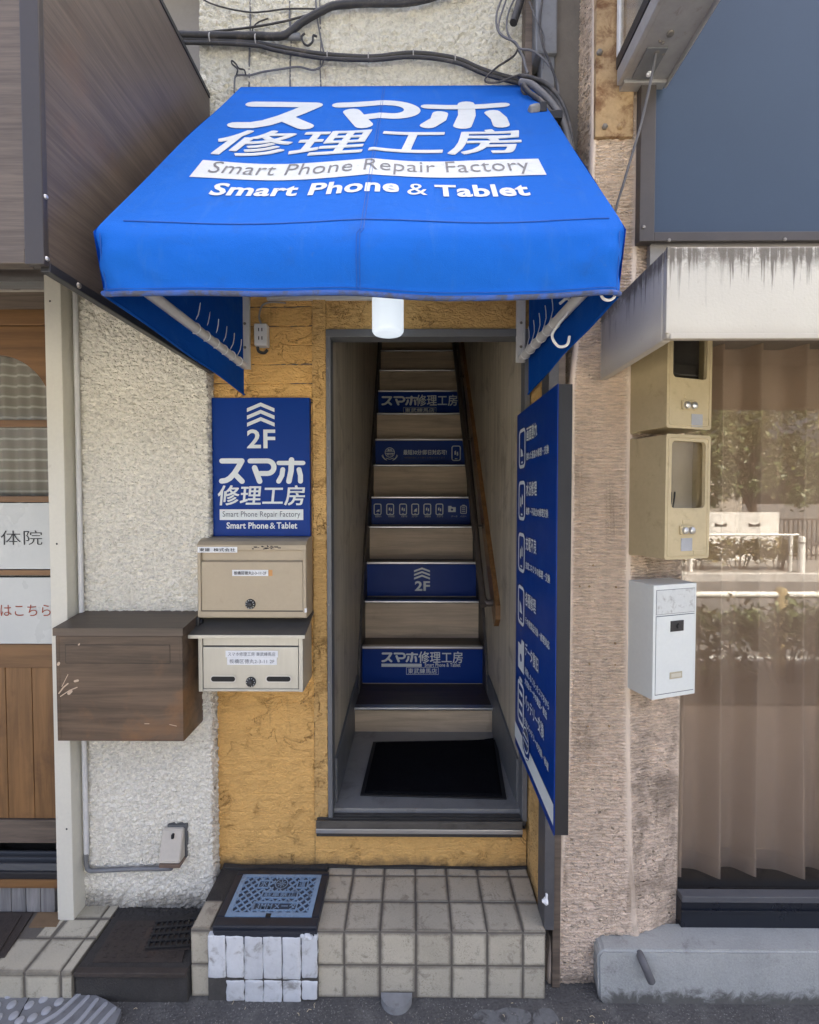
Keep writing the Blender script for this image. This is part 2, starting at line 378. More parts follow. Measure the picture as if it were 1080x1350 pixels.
M['tread'] = wood('dark_tread', (.085,.060,.042), 'x', .42, 26, .3)
M['rail_wood'] = wood('rail_board', (.20,.10,.035), 'y', .42, 30, .3)
M['panel'] = wood('stairwell_panel', (.43,.385,.30), 'z', .5, 16, .22, dirt=((.17,.14,.10), .6, 6, .52))
M['stringer'] = wood('dark_stringer', (.06,.05,.042), 'y', .5, 26, .3)
M['floor_sheet'] = mat('worn_vinyl_floor', (.27,.262,.245), .36, var=.26, vs=5, fine=.14, fs=220, dirt=((.13,.12,.11), .6, 9, .5))
M['mat'] = mat('black_door_mat', (.009,.009,.011), .95, var=.3, fine=.5, fs=260, bump=1, bs=420, bd=.004, spec=.05)
M['rubber'] = flat('black_rubber', (.012,.012,.013), .6)
def tile_material(name, col, rnd):
    t = T(name); g = t.n('NewGeometry').outputs['Position']
    f = t.math('MULTIPLY_ADD', t.noise(7, 4, .6, 0, g), .30, c=.85)
    f = t.math('ADD', f, t.math('MULTIPLY_ADD', t.noise(240, 3, .65, 0, g), .34, c=-.17)); f = t.math('ADD', f, t.math('MULTIPLY_ADD', t.rand(), 2*rnd, c=-rnd))
    c = t.scale(col, f)
    c = t.mix(t.math('MULTIPLY', t.ramp(t.noise(26, 6, .75, .6, g), .53, .68), .55), c, (.15,.125,.095))
    gx = t.xyz(t.n('TexCoord').outputs['Generated'])
    e = t.math('MINIMUM', t.math('MINIMUM', gx[0], t.math('SUBTRACT', 1, gx[0])), t.math('MINIMUM', gx[1], t.math('SUBTRACT', 1, gx[1])))
    e = t.math('ADD', e, t.math('MULTIPLY_ADD', t.noise(40, 4, .7, 0, g), .12, c=-.06))
    c = t.mix(t.math('MULTIPLY', t.ramp(e, .11, -.02), .75), c, (.11,.095,.072))
    pit = t.math('MULTIPLY', t.ramp(t.noise(330, 3, .7, .5, g), .56, .66), t.ramp(t.noise(11, 3, .6, 0, g), .46, .60))
    c = t.mix(t.math('MULTIPLY', pit, .7), c, (.09,.08,.065))
    t.bump(t.noise(190, 4, .65, 0, g), .35, .002)
    return t.set(c, t.math('MULTIPLY_ADD', t.noise(12, 3, .5, 0, g), .3, c=.38))
M['tile'] = tile_material('beige_step_tile', (.47,.43,.335), .10)
M['tile_left'] = tile_material('beige_path_tile', (.46,.425,.33), .10)
M['white_brick'] = mat('white_painted_brick', (.58,.60,.61), .55, var=.10, vs=14, fine=.10, fs=70, bump=.35, bs=60, bd=.003, rnd=.06, dirt=((.16,.145,.12), .75, 24, .53))
M['mortar'] = mat('dark_mortar', (.135,.12,.10), .9, var=.25, vs=20, bump=.4, bs=140, bd=.003)
M['soil'] = mat('black_grime', (.042,.039,.035), .92, var=.4, vs=22, fine=.25, fs=180, bump=.8, bs=160, bd=.004, dirt=((.10,.09,.075), .6, 40, .60))
def asphalt(name, col, sc=260):
    t = T(name)
    f = t.math('MULTIPLY_ADD', t.noise(5, 5, .65), .6, c=.7); f = t.math('MULTIPLY', f, t.math('MULTIPLY_ADD', t.noise(sc*.4, 3, .7), 1.1, c=.45)); sp = t.math('MULTIPLY', t.ramp(t.noise(sc*.7, 2, .6), .58, .68), t.ramp(t.noise(14, 3), .42, .58))
    c = t.scale(col, f); c = t.mix(t.math('MULTIPLY', sp, .8), c, (.28,.275,.26)); c = t.mix(t.math('MULTIPLY', t.ramp(t.noise(9, 5, .7), .52, .70), .5), c, (.17,.165,.155))
    t.bump(t.math('ADD', t.noise(sc*.8, 3, .7), t.vor(sc*.5)), .7, .004); return t.set(c, .88)
M['asphalt'] = asphalt('asphalt', (.085,.083,.080))
M['concrete'] = mat('grey_concrete', (.39,.395,.395), .85, var=.2, vs=6, fine=.12, fs=160, bump=.35, bs=140, bd=.003, dirt=((.16,.15,.14), .65, 10, .52))
M['concrete_dirty'] = mat('stained_concrete', (.22,.225,.225), .88, var=.3, vs=16, bump=.4, bs=120, bd=.003, dirt=((.10,.09,.08), .8, 18, .52))
M['tactile'] = mat('grey_tactile_sheet', (.18,.185,.19), .7, var=.22, vs=9, fine=.12, bump=.2, bs=140, dirt=((.07,.065,.06), .6, 16, .52))
M['tactile_dot'] = mat('worn_tactile_dots', (.34,.35,.365), .6, var=.2, vs=18, bump=.15, dirt=((.12,.12,.12), .5, 30, .56))
M['iron'] = mat('rusty_cast_iron', (.062,.050,.042), .75, .3, var=.35, vs=14, fine=.2, bump=.6, bs=150, bd=.003, dirt=((.10,.055,.035), .6, 16, .54))
M['lid_blue'] = mat('blue_plastic_lid', (.22,.33,.46), .45, var=.18, vs=12, fine=.12, dirt=((.09,.10,.11), .7, 30, .52))
M['lid_pit'] = mat('lid_dark_pits', (.045,.06,.085), .7, var=.3, vs=30)
M['lid_frame'] = mat('black_lid_frame', (.022,.026,.036), .42, var=.3, vs=16, dirt=((.12,.11,.10), .4, 30, .6))
def canopy_material():
    t = T('stained_white_canopy'); p = t.xyz(); n = t.noise(1, 6, .7, .2, t.map((105, 105, 3.2)))
    f = t.math('MULTIPLY_ADD', t.noise(5, 4), .2, c=.9); c = t.scale((.545,.52,.445), f)
    # weathering that runs down from the roof edge
    top = t.ramp(p[2], .0, .19); hi = t.ramp(p[2], .155, .185)
    thr = t.math('SUBTRACT', .72, t.math('MULTIPLY', top, .24)); thr = t.math('SUBTRACT', thr, t.math('MULTIPLY', hi, .11))
    m = t.math('MULTIPLY', t.math('SUBTRACT', n, thr), 9, True)
    m = t.math('MULTIPLY', m, t.ramp(t.noise(7, 3), .30, .48))
    c = t.mix(t.math('MULTIPLY', m, .85), c, (.085,.07,.05)); gb = t.math('MULTIPLY', t.ramp(p[2], .135, .190), t.ramp(t.noise(45, 5, .75, .4), .38, .56)); c = t.mix(t.math('MULTIPLY', gb, .75), c, (.13,.11,.08)); c = t.mix(t.math('MULTIPLY', t.ramp(p[2], .035, .0), .35), c, (.34,.28,.22))
    c = t.mix(t.math('MULTIPLY', t.ramp(t.noise(60, 5, .7), .60, .74), .30), c, (.33,.27,.21))
    t.bump(t.math('ADD', t.noise(150, 3), t.noise(30, 3)), .35, .002); return t.set(c, .5)
M['canopy'] = canopy_material()
M['meter'] = mat('cream_meter_box', (.47,.385,.225), .42, var=.14, vs=8, fine=.08, dirt=((.27,.20,.11), .6, 16, .54))
M['meter_in'] = mat('meter_box_inside', (.48,.42,.33), .6, var=.15)
M['white_box'] = mat('white_mailbox_paint', (.66,.69,.66), .38, var=.05, fine=.05, dirt=((.42,.40,.36), .35, 30, .64))
M['grime_slot'] = mat('grimy_flap', (.58,.60,.58), .5, var=.1, vs=20, dirt=((.22,.21,.19), .7, 40, .5))
M['board_blue'] = mat('slate_blue_panel', (.036,.058,.092), .36, 0, var=.10, vs=2.5, fine=.05, fs=200, spec=.42, rvar=.03)
M['board_frame'] = mat('bronze_frame', (.070,.060,.053), .5, .1, var=.15, vs=9)
M['window_frame'] = mat('grey_window_rail', (.13,.135,.145), .38, .4, var=.12)
M['window_base'] = mat('black_window_base', (.010,.013,.020), .30, var=.2, dirt=((.10,.10,.10), .35, 60, .66))
def curtain_material(name, col, stripes=False):
    t = T(name); f = t.math('MULTIPLY_ADD', t.noise(4, 3), .14, c=.93); f = t.math('ADD', f, t.math('MULTIPLY_ADD', t.noise(420, 2), .12, c=-.06)); c = t.scale(col, f)
    if stripes:
        z = t.math('FRACT', t.math('DIVIDE', t.xyz()[2], .037)); c = t.mix(t.ramp(t.math('ABSOLUTE', t.math('SUBTRACT', z, .5)), .34, .46), c, (.82,.80,.74))
    t.bump(t.noise(600, 2), .1, .001)
    return t.set(c, .9, spec=.2)
M['curtain'] = curtain_material('taupe_curtain', (.56,.465,.37))
M['net'] = curtain_material('striped_net_curtain', (.50,.47,.43), True)
def glass_material(name, tint, refl, rough=.0):
    t = T(name); t.t.nodes.remove(t.b); tr = t.n('BsdfTransparent'); tr.inputs[0].default_value = (*tint, 1)
    gl = t.n('BsdfGlossy'); gl.inputs['Roughness'].default_value = rough; gl.inputs[0].default_value = (1, .97, .92, 1)
    lw = t.n('LayerWeight'); lw.inputs[0].default_value = .5; fr = t.math('POWER', lw.outputs['Facing'], 4.0)
    mx = t.n('MixShader'); f = t.math('MULTIPLY_ADD', fr, .8, True, refl); t.L(f, mx.inputs[0]); t.L(tr, mx.inputs[1]); t.L(gl, mx.inputs[2]); t.L(mx, t.out)
    return t.m
M['glass'] = glass_material('shop_window_glass', (.86,.84,.82), .060)
M['door_glass'] = glass_material('door_pane_glass', (.82,.82,.80), .02, .05)
M['clear_panel'] = glass_material('clear_cover', (.90,.89,.86), .03, .08)
def lamp_material():
    t = T('lit_lamp_glass'); t.set((.62,.66,.70), .25); t.b.inputs['Emission Color'].default_value = (.80,.90,1,1); t.b.inputs['Emission Strength'].default_value = .11
    return t.m
M['lamp'] = lamp_material()
M['sheet_white'] = mat('white_notice_board', (.50,.52,.50), .30, var=.06, vs=3, fine=.03)
M['diffuser'] = mat('milky_sign_panel', (.52,.53,.52), .35, var=.10, vs=6, dirt=((.30,.29,.26), .5, 9, .55))
M['leaf'] = None
def leaf_material(name, a, b):
    t = T(name); g = t.n('NewGeometry'); f = t.noise(9, 3); c = t.mix(t.ramp(f, .3, .7), a, b)
    r = g.outputs['Random Per Island']; c = t.scale(c, t.math('MULTIPLY_ADD', r, .8, c=.6)); return t.set(c, .45)
M['leaf'] = leaf_material('green_leaves', (.055,.085,.025), (.10,.12,.035))
M['leaf_olive'] = leaf_material('olive_leaves', (.11,.11,.03), (.16,.12,.04))
M['bark'] = wood('bark', (.10,.075,.055), 'z', .9, 30, .4, bump=.5)
M['block'] = mat('white_block', (.66,.67,.66), .8, var=.08, rnd=.04, bump=.2)
M['rail_white'] = mat('white_rail_paint', (.76,.77,.77), .4, var=.04)
def paving():
    t = T('sidewalk_paving'); br = t.n('TexBrick'); t.L(t.map((1,1,1), rot=(0,0,R(45))), br.inputs['Vector'])
    br.inputs['Scale'].default_value = 1; br.inputs['Brick Width'].default_value = .3; br.inputs['Row Height'].default_value = .3; br.inputs['Mortar Size'].default_value = .006; br.offset = 0
    br.inputs['Color1'].default_value = (.21,.18,.155,1); br.inputs['Color2'].default_value = (.23,.20,.17,1); br.inputs['Mortar'].default_value = (.13,.115,.10,1)
    return t.set(br.outputs[0], .85)
M['paving'] = paving()
M['far_wall'] = mat('far_building_wall', (.33,.31,.28), .8, var=.1)

# ------------------------------------------------------------------ lettering
TXT = {}
def glyphs(s, bold=0., shear=0.):
    k = (s, bold, shear)
    if k not in TXT:
        c = bpy.data.curves.new('text', 'FONT'); c.body = s; c.size = 1; c.offset = bold; c.shear = shear; c.resolution_u = 3; c.space_character = 1.04
        o = bpy.data.objects.new('text', c); COL.objects.link(o); dg = bpy.context.evaluated_depsgraph_get()
        me = bpy.data.meshes.new_from_object(o.evaluated_get(dg)); bpy.data.objects.remove(o); bpy.data.curves.remove(c)
        v = np.array([x.co[:2] for x in me.vertices]); f = [tuple(p.vertices) for p in me.polygons]; bpy.data.meshes.remove(me)
        v = v - v.min(0); v = v / v.max(0); TXT[k] = (v, f)
    return TXT[k]
def emit(name, v, f, rect, mapf, material, parent, cuts=0, label=None):
    a0, b0, a1, b1 = rect; bm = NB()
    vs = [bm.verts.new((a0+(a1-a0)*x, b0+(b1-b0)*y, 0)) for x, y in v]
    for q in f:
        try: bm.faces.new([vs[i] for i in q])
        except ValueError: pass
    if cuts:
        xs = [p.co.x for p in bm.verts]; lo, hi = min(xs), max(xs)
        for i in range(1, cuts):
            bmesh.ops.bisect_plane(bm, geom=bm.verts[:]+bm.edges[:]+bm.faces[:], plane_co=(lo+(hi-lo)*i/cuts,0,0), plane_no=(1,0,0))
    for p in bm.verts: p.co = mapf(p.co.x, p.co.y)
    return part(name, bm, material, parent, label=label)
def letter(s, rect, mapf, material, parent, bold=0., shear=0., cuts=0, stamp=0.):
    if any(ord(c) > 0x2e80 for c in s) and bold > 0: stamp = bold*.55; bold = .004      # dense characters: thicken by overprinting
    v, f = glyphs(s, bold, shear)
    if stamp:
        # widths in em; overprint four times, each layer a hair above the last
        n = len(s); V, F2, H = [], [], []
        for k, (dx, dy) in enumerate(((-1,-1),(1,-1),(-1,1),(1,1))):
            b0 = len(V); V += [(x+dx*stamp/n, y+dy*stamp*.8) for x, y in v]; F2 += [tuple(i+b0 for i in q) for q in f]; H += [k]*len(v)
        a0, b0_, a1, b1 = rect; bm = NB()
        for k in range(4):
            t = NB(); vs = [t.verts.new((a0+(a1-a0)*x, b0_+(b1-b0_)*y, 0)) for (x, y), h in zip(V, H) if h == k]
            for q in f:
                try: t.faces.new([vs[i] for i in q])
                except ValueError: pass
            if cuts:
                xs = [p.co.x for p in t.verts]; lo, hi = min(xs), max(xs)
                for i in range(1, cuts): bmesh.ops.bisect_plane(t, geom=t.verts[:]+t.edges[:]+t.faces[:], plane_co=(lo+(hi-lo)*i/cuts,0,0), plane_no=(1,0,0))
            for p in t.verts:
                try: p.co = mapf(p.co.x, p.co.y, k*.00022)
                except TypeError: p.co = mapf(p.co.x, p.co.y)
            merge(bm, t)
        return part('lettering', bm, material, parent)
    return emit('lettering', v, f, rect, mapf, material, parent, cuts)
def capsule(path, w, V, Fc, n=7):
    P = [np.array(p, float) for p in path]; L, Rr = [], []; base = len(V)
    for i, p in enumerate(P):
        d = P[min(i+1,len(P)-1)] - P[max(i-1,0)]; d /= np.linalg.norm(d)+1e-9; nn = np.array([-d[1], d[0]])
        L.append(p+nn*w/2); Rr.append(p-nn*w/2)
    def cap(p, d):
        a0 = math.atan2(d[1], d[0]); return [p+np.array([math.cos(a0+t), math.sin(a0+t)])*w/2 for t in np.linspace(math.pi/2, -math.pi/2, n)[1:-1]]
    d1 = P[-1]-P[-2]; d0 = P[0]-P[1]
    V += L + Rr; m = len(P)
    for i in range(m-1): Fc.append((base+i, base+i+1, base+m+i+1, base+m+i))
    c = cap(P[-1], d1); k = len(V); V += c; Fc.append(tuple([base+m-1]+list(range(k, k+len(c)))+[base+2*m-1]))
    c = cap(P[0], d0); k = len(V); V += c; Fc.append(tuple([base+m]+list(range(k, k+len(c)))+[base]))
def arc(cx, cy, rx, ry, a0, a1, n=12): return [(cx+rx*math.cos(R(a)), cy+ry*math.sin(R(a))) for a in np.linspace(a0, a1, n)]
SUMAHO = [  # the rounded word mark, three characters side by side, each one cell wide; (cell, path, width)
    (0, [(.12,.88),(.84,.88)], .20), (0, [(.84,.88),(.70,.62),(.56,.40),(.40,.22),(.26,.135),(.10,.11)], .20), (0, [(.60,.36),(.84,.10)], .20),
    (1, [(.08,.88),(.40,.88),(.70,.88)] + arc(.70,.64,.24,.24,85,-85,14) + [(.70,.40),(.44,.40)], .19), (1, [(.24,.62),(.42,.10)], .20),
    (2, [(.06,.80),(.94,.80)], .165), (2, [(.52,.92),(.50,.5),(.42,.10)], .20), (2, [(.20,.55),(.17,.33),(.05,.10)], .18), (2, [(.79,.55),(.84,.33),(.84,.10)], .18)]
def sumaho(rect, mapf, material, parent, cuts=0):
    """each stroke a hair above the one below so that none share a plane"""
    a0, b0, a1, b1 = rect; V, Fc, H = [], [], []
    for i, (cell, path, w) in enumerate(SUMAHO):
        k = len(V); dense = []
        for p, q in zip(path, path[1:]):
            for t in np.linspace(0, 1, 5)[:-1]: dense.append((p[0]+(q[0]-p[0])*t, p[1]+(q[1]-p[1])*t))
        dense.append(path[-1])
        capsule([(cell*1.06+x, y) for x, y in dense], w, V, Fc); H += [i % 3 * .00025]*(len(V)-k)
    bm = NB(); vs = []
    for p, h in zip(V, H):
        q = Vector(mapf(a0+(a1-a0)*p[0]/3.12, b0+(b1-b0)*p[1], h)); vs.append(bm.verts.new(q))
    for q in Fc: bm.faces.new([vs[i] for i in q])
    return part('lettering', bm, material, parent)
def facing(Y, lift=.0015): return lambda a, b, h=0: Vector((a, Y-lift-h, b))
def polys(name, plist, mapf, material, parent):
    bm = NB()
    for pl in plist: bm.faces.new([bm.verts.new(mapf(*p)) for p in pl])
    return part(name, bm, material, parent)
def strokes(name, paths, w, mapf, material, parent):
    V, Fc = [], []
    for p in paths: capsule(p, w, V, Fc, 5)
    bm = NB(); vs = [bm.verts.new(mapf(*p)) for p in V]
    for q in Fc: bm.faces.new([vs[i] for i in q])
    return part(name, bm, material, parent)
def chevrons(cx, y0, y1, hw, mapf, material, parent):
    n = 3; s = (y1-y0); t = s*.155; rise = s*.24; gap = s*.30
    for k in range(n):
        b = y0 + k*gap
        polys('chevron', [[(cx-hw,b),(cx,b+rise),(cx,b+rise+t),(cx-hw,b+t)], [(cx,b+rise),(cx+hw,b),(cx+hw,b+t),(cx,b+rise+t)]], mapf, material, parent)
def round_rect(x0, y0, x1, y1, r):
    p = []
    for cx, cy, a in ((x1-r,y0+r,-90),(x1-r,y1-r,0),(x0+r,y1-r,90),(x0+r,y0+r,180)): p += arc(cx, cy, r, r, a, a+90, 5)
    return p + [p[0]]

# ================================================================== THE SETTING
YW, YS, YP = 1.68, 1.63, 1.47          # ochre wall, white roughcast wall, pillar front
ZS, ZF = .207, .40                     # top of the tiled step, floor of the stair lobby
def plane(bm, x0, x1, y0, y1, z):
    bm.faces.new([bm.verts.new(p) for p in ((x0,y0,z),(x1,y0,z),(x1,y1,z),(x0,y1,z))]); return bm
struct('ground', plane(NB(), -120, 120, -120, 30, -.13), M['asphalt'])
b = NB(); bx(b, -14, 14, 1.22, 1.9, -.2, 0); struct('gutter_strip', b, M['asphalt'])
b = NB(); bx(b, -14, 14, -.42, 1.216, -.2, .004); struct('sidewalk', b, M['paving'])
b = NB(); bx(b, -30, 30, -1.35, -.424, -.2, .02, .01); struct('planting_strip', b, M['soil'])
b = NB(); bx(b, -30, 30, -1.50, -1.354, -.2, .02, .015); struct('kerb', b, M['concrete'])
struct('road', plane(NB(), -60, 60, -6.40, -1.50, -.125), asphalt('road_asphalt', (.085,.084,.083), 60))
b = NB(); bx(b, -30, 30, -6.55, -6.404, -.2, .03, .015); struct('far_kerb', b, M['concrete'])
b = NB(); bx(b, -60, 60, -14, -6.554, -.2, .02); struct('far_sidewalk', b, mat('far_ground', (.17,.165,.155), .9, var=.2))

b = NB(); bx(b, -14, 14, 1.70, 8, 4.62, 4.8); struct('building_roof', b, mat('roof_slab', (.3,.29,.27), .9))
b = NB(); bx(b, -14, 14, 1.70, 1.75, 3.601, 4.62); bx(b, -14, -.36, 2.085, 2.12, 0, 3.6); bx(b, .47, 14, 2.25, 2.29, 0, 3.6); bx(b, -.36, .47, 1.806, 1.84, 2.28, 3.6); bx(b, -14, 14, 8, 8.1, 0, 4.62); bx(b, -14.1, -14, 1.75, 8.1, 0, 4.62); bx(b, 14, 14.1, 1.75, 8.1, 0, 4.62)
bx(b, -14, -3.2, 1.70, 1.75, 0, 3.6); bx(b, 5.0, 14, 1.70, 1.75, 0, 3.6); struct('building_shell', b, mat('shell_wall', (.42,.39,.34), .9))
# ---- white roughcast wall on the left
w = thing('roughcast_wall', 'cream white roughcast wall between the cream post and the ochre doorway wall', 'wall', (-.92, YS, 0))
link('roughcast_face', wall_sheet('roughcast_face', [(-1.20, YS), (-.690, YS), (-.690, YW+.02)], .08, 2.90, .0026), M['stucco'], w)
b = NB(); bx(b, -1.20, -.695, YS+.008, YW+.10, 0, 2.9); part('wall_core', b, M['mortar'], w)
# ---- old wall above the awning
w = thing('upper_wall', 'weathered cream roughcast wall above the blue awning, carrying cables', 'wall', (0, YW, 2.1))
link('roughcast_face', wall_sheet('roughcast_face', [(-.72, YW-.004), (.56, YW-.004)], 2.30, 3.6, .0034), M['stucco_top'], w)
b = NB(); bx(b, -.72, .56, YW+.006, YW+.12, 2.29, 3.6); part('wall_core', b, M['mortar'], w)
for px, wd in ((384, .006), (424, .005), (330, .006)):
    p = WY(px, 60, YW); bb = NB(); tube(bb, [(p.x+random.uniform(-.004,.004), YW-.006, z) for z in np.linspace(2.86, 3.4, 7)], wd*.5, 6, 3, .3); part('joint_bead', bb, M['cable_grey'], w)
# ---- ochre plaster wall round the doorway
DL, DR, DT = -.298, .376, 2.078
w = thing('ochre_wall', 'ochre yellow trowelled plaster wall round the stair doorway', 'wall', (0, YW, ZS))
link('plaster_face', wall_sheet('plaster_face', [(-.689, YW), (-.348, YW)], ZS-.02, 2.31, .0028), M['yellow'], w)
link('door_surround', wall_sheet('door_surround', [(-.348, YW+.01), (-.346, YW-.012), (DL, YW-.012), (DL, YW+.05)], .335, 2.31, .0026, radius=.004), M['yellow_rough'], w)
link('plaster_face', wall_sheet('plaster_face', [(DL+.0, YW-.002), (DR+.03, YW-.002)], DT, 2.31, .0028), M['yellow_rough'], w)
link('sill_face', wall_sheet('sill_face', [(-.346, YW-.004), (DR+.022, YW-.004)], ZS-.02, .345, .0028), M['yellow'], w)
XR = .402
link('return_face', wall_sheet('return_face', [(XR, YW+.05), (XR, 1.512)], ZS-.02, 2.12, .0028), M['yellow_rough'], w)
b = NB(); bx(b, -.69, DL-.004, YW+.006, YW+.10, 0, 2.30); bx(b, DL-.004, DR+.1, YW+.006, YW+.10, DT+.004, 2.30); bx(b, DL-.004, DR+.02, YW+.004, YW+.10, 0, .34)
bx(b, XR+.006, XR+.05, 1.514, YW+.3, 0, 2.6); bx(b, XR+.051, .56, 1.60, 1.75, 0, 3.6); part('wall_core', b, M['mortar'], w)
# ---- grey steel strip with a white peg, at the end of the return
w = thing('steel_strip', 'dark grey steel strip with a white peg beside the tiled step', 'steel strip', (.41, 1.45, ZS))
b = NB(); bx(b, XR-.006, XR+.024, 1.432, 1.511, ZS-.005, 2.3, .003); part('strip', b, mat('dark_grey_strip', (.075,.075,.078), .6, var=.25, vs=14, dirt=((.18,.18,.18), .5, 30, .6)), w)
b = NB(); p = WX(722, 1188, XR-.006); lathe(b, [(.009,0),(.011,.006),(.006,.012),(.0045,.016)], 14, Matrix.Translation(p) @ Matrix.Rotation(-math.pi/2, 4, 'Y'))
bx(b, p.x-.006, p.x, p.y-.004, p.y+.004, p.z, p.z+.022, .002); part('peg', b, M['rail_white'], w, 40)
w = thing('timber_batten', 'thin weathered timber batten between steel strip and pillar', 'batten', (.44, 1.46, .15))
b = NB(); bx(b, XR+.026, .452, 1.455, 1.50, .0, 2.2, .002); part('batten', b, M['door_wood_dark'], w)

# ---- pillar with comb-textured plaster, flaring to its foot
LV = [(-.05,.418,.722),(.02,.420,.715),(.114,.428,.699),(.22,.440,.683),(.40,.453,.668),(.757,.470,.655),(1.409,.474,.649),(1.865,.474,.646),(2.31,.520,.657),(2.58,.531,.656),(3.6,.540,.650)]
zs = np.arange(-.05, 3.6, .0024); lz = [l[0] for l in LV]
xl = np.interp(zs, lz, [l[1] for l in LV]); xr = np.interp(zs, lz, [l[2] for l in LV])
NL, NF, NR = 46, 62, 66; P = np.zeros((len(zs), NL+NF+NR, 3)); MK = np.ones((len(zs), NL+NF+NR)); P[:,:,2] = zs[:,None]
t = np.linspace(0, 1, NL, endpoint=False); P[:,:NL,0] = xl[:,None]; P[:,:NL,1] = (1.70+(YP+.004-1.70)*t)[None]
t = np.linspace(0, 1, NF, endpoint=False); P[:,NL:NL+NF,0] = xl[:,None]+.003+(xr-xl-.003)[:,None]*t[None]; P[:,NL:NL+NF,1] = YP
t = np.linspace(0, 1, NR); ex = np.full_like(zs, .848); P[:,NL+NF:,0] = xr[:,None]+(ex-xr)[:,None]*t[None]; P[:,NL+NF:,1] = YP+(1.535-YP)*t[None]
j = np.arange(NL+NF+NR)
for c, wd in ((NL, 3.2), (NL+NF, 3.2), (NL+NF+NR-1, 2.5)): MK *= np.clip((np.abs(j-c)-wd*.6)/wd, 0, 1)[None]
w = thing('plaster_pillar', 'tall beige comb-textured plaster pillar with a flared foot beside the shop window', 'pillar', (.56, YP, 0))
link('plaster_face', sheet_mesh('plaster_face', P, attr=MK), M['pillar'], w)
b = NB(); bx(b, .56, .66, YP+.03, 1.70, 0, 3.6); part('pillar_core', b, M['mortar'], w)
for px, py in ((777,773),(812,774),(777,875),(811,876),(775,957),(803,957),(782,745),(764,773),(811,848)):
    p = WY(px, py, YP-.002); b = NB(); lathe(b, [(.0035,0),(.0028,.004)], 8, Matrix.Translation(p) @ Matrix.Rotation(math.pi/2, 4, 'X')); part('screw', b, M['rust'], w)
# ---- bent grey pipe end at the foot of the pillar
p0, p1, p2 = WY(838, 1246, YP-.010), WY(848, 1268, YP-.068), WY(859, 1294, YP-.076)
b = NB(); tube(b, [p0+Vector((0,.04,.006)), p0, p1, p2], .0118, 14); o = single('drain_pipe_stub', b, M['cable_grey'], 'short bent grey pipe stub poking out of the pillar foot', 'pipe', smooth=40)

# ---- stairwell
SL, SR = -.285, .382
b = NB(); bx(b, SL-.03, SR+.03, YW+.021, 2.30, .34, ZF); struct('lobby_floor', b, M['floor_sheet'])
b = NB(); bx(b, SL-.04, SL, YW+.036, 5.3, .2, 4.6); struct('stairwell_wall_left', b, M['panel'])
b = NB(); bx(b, SR, SR+.04, YW+.036, 5.3, .2, 4.6); struct('stairwell_wall_right', b, M['panel'])
b = NB(); bx(b, SL-.04, SR+.04, 5.3, 5.34, .2, 4.6); struct('stairwell_wall_back', b, M['panel'])
b = NB(); prism(b, [(YW+.10, 2.16), (2.5, 2.35), (5.3, 4.55), (5.3, 4.65), (2.5, 2.45), (YW+.10, 2.26)], lambda y, z: (SL-.04, y, z), lambda y, z: (SR+.04, y, z)); struct('stairwell_ceiling', b, M['panel'])

TOPS = [932,852,792,741,694,655,613,579,545,515,488,462]; RY = [2.27,2.56,2.72,2.84,3.0,3.15,3.32,3.48,3.63,3.78,3.93,4.08]
RT = [WY(550, t, y).z for t, y in zip(TOPS, RY)]
for k in range(4): RY.append(RY[-1]+.15); RT.append(RT[-1]+.198)
stair = thing('staircase', 'steep narrow staircase with pale wood risers and printed blue riser panels', 'staircase', (.05, 2.27, ZF))
riser_obj = {}
for i, (y, zt) in enumerate(zip(RY, RT)):
    zb = RT[i-1] if i else ZF; x0, x1 = (SL+.004, SR-.004) if i == 0 else (SL+.014, SR-.014)
    b = NB(); bx(b, x0, x1, y, y+.014, zb-.012, zt-.010, .001); riser_obj[i] = part('riser', b, M['riser_wood'], stair)
    b = NB(); yn = RY[i+1] if i+1 < len(RY) else y+.9; bx(b, x0, x1, y-.012, yn+.012, zt-.012, zt-.002, .001); part('tread', b, M['tread'], stair)
    b = NB(); bx(b, x0, x1, y-.0165, y+.022, zt-.009, zt+.002, .0025); part('nosing', b, M['alu'], stair)
for sx in (0, 1):
    b = NB(); x0, x1 = (SL+.0005, SL+.0135) if sx == 0 else (SR-.0135, SR-.0005)
    pl = [(2.42, RT[0]), (2.46, RT[0]+.16)] + [(y-.06, z+.13) for y, z in zip(RY[2:], RT[2:])] + [(RY[-1]+.6, RT[-1]+.13), (RY[-1]+.6, RT[-1]-.3), (2.56, RT[0]-.05)]
    prism(b, pl, lambda y, z: (x0, y, z), lambda y, z: (x1, y, z)); part('stringer', b, M['stringer'], stair)
    b = NB(); x0, x1 = (SL+.0005, SL+.009) if sx == 0 else (SR-.009, SR-.0005); prism(b, [(YW+.05, ZF), (2.28, ZF), (2.42, ZF+.12), (2.42, RT[0]+.10), (2.20, ZF+.21), (YW+.05, ZF+.165)], lambda y, z: (x0, y, z), lambda y, z: (x1, y, z)); part('skirting', b, M['frame_grey'], stair)
def riser_panel(i, l=.02, r=.02):
    zb = RT[i-1]; zt = RT[i]; y = RY[i]-.003
    b = NB(); bx(b, SL+.014+l, SR-.014-r, y, y+.0025, zb+.003, zt-.012, .0005); return part('printed_panel', b, M['sign_blue'], riser_obj[i]), facing(y, .0012), y
def prect(y, x0, y0, x1, y1):
    a, c = WY(x0, y1, y), WY(x1, y0, y); return (a.x, a.z, c.x, c.z)
pn, f, y = riser_panel(1, .0, .0)
sumaho(prect(y,503,860,551,873), f, M['print'], pn); letter('修理工房', prect(y,552,859,610,874), f, M['print'], pn, .02)
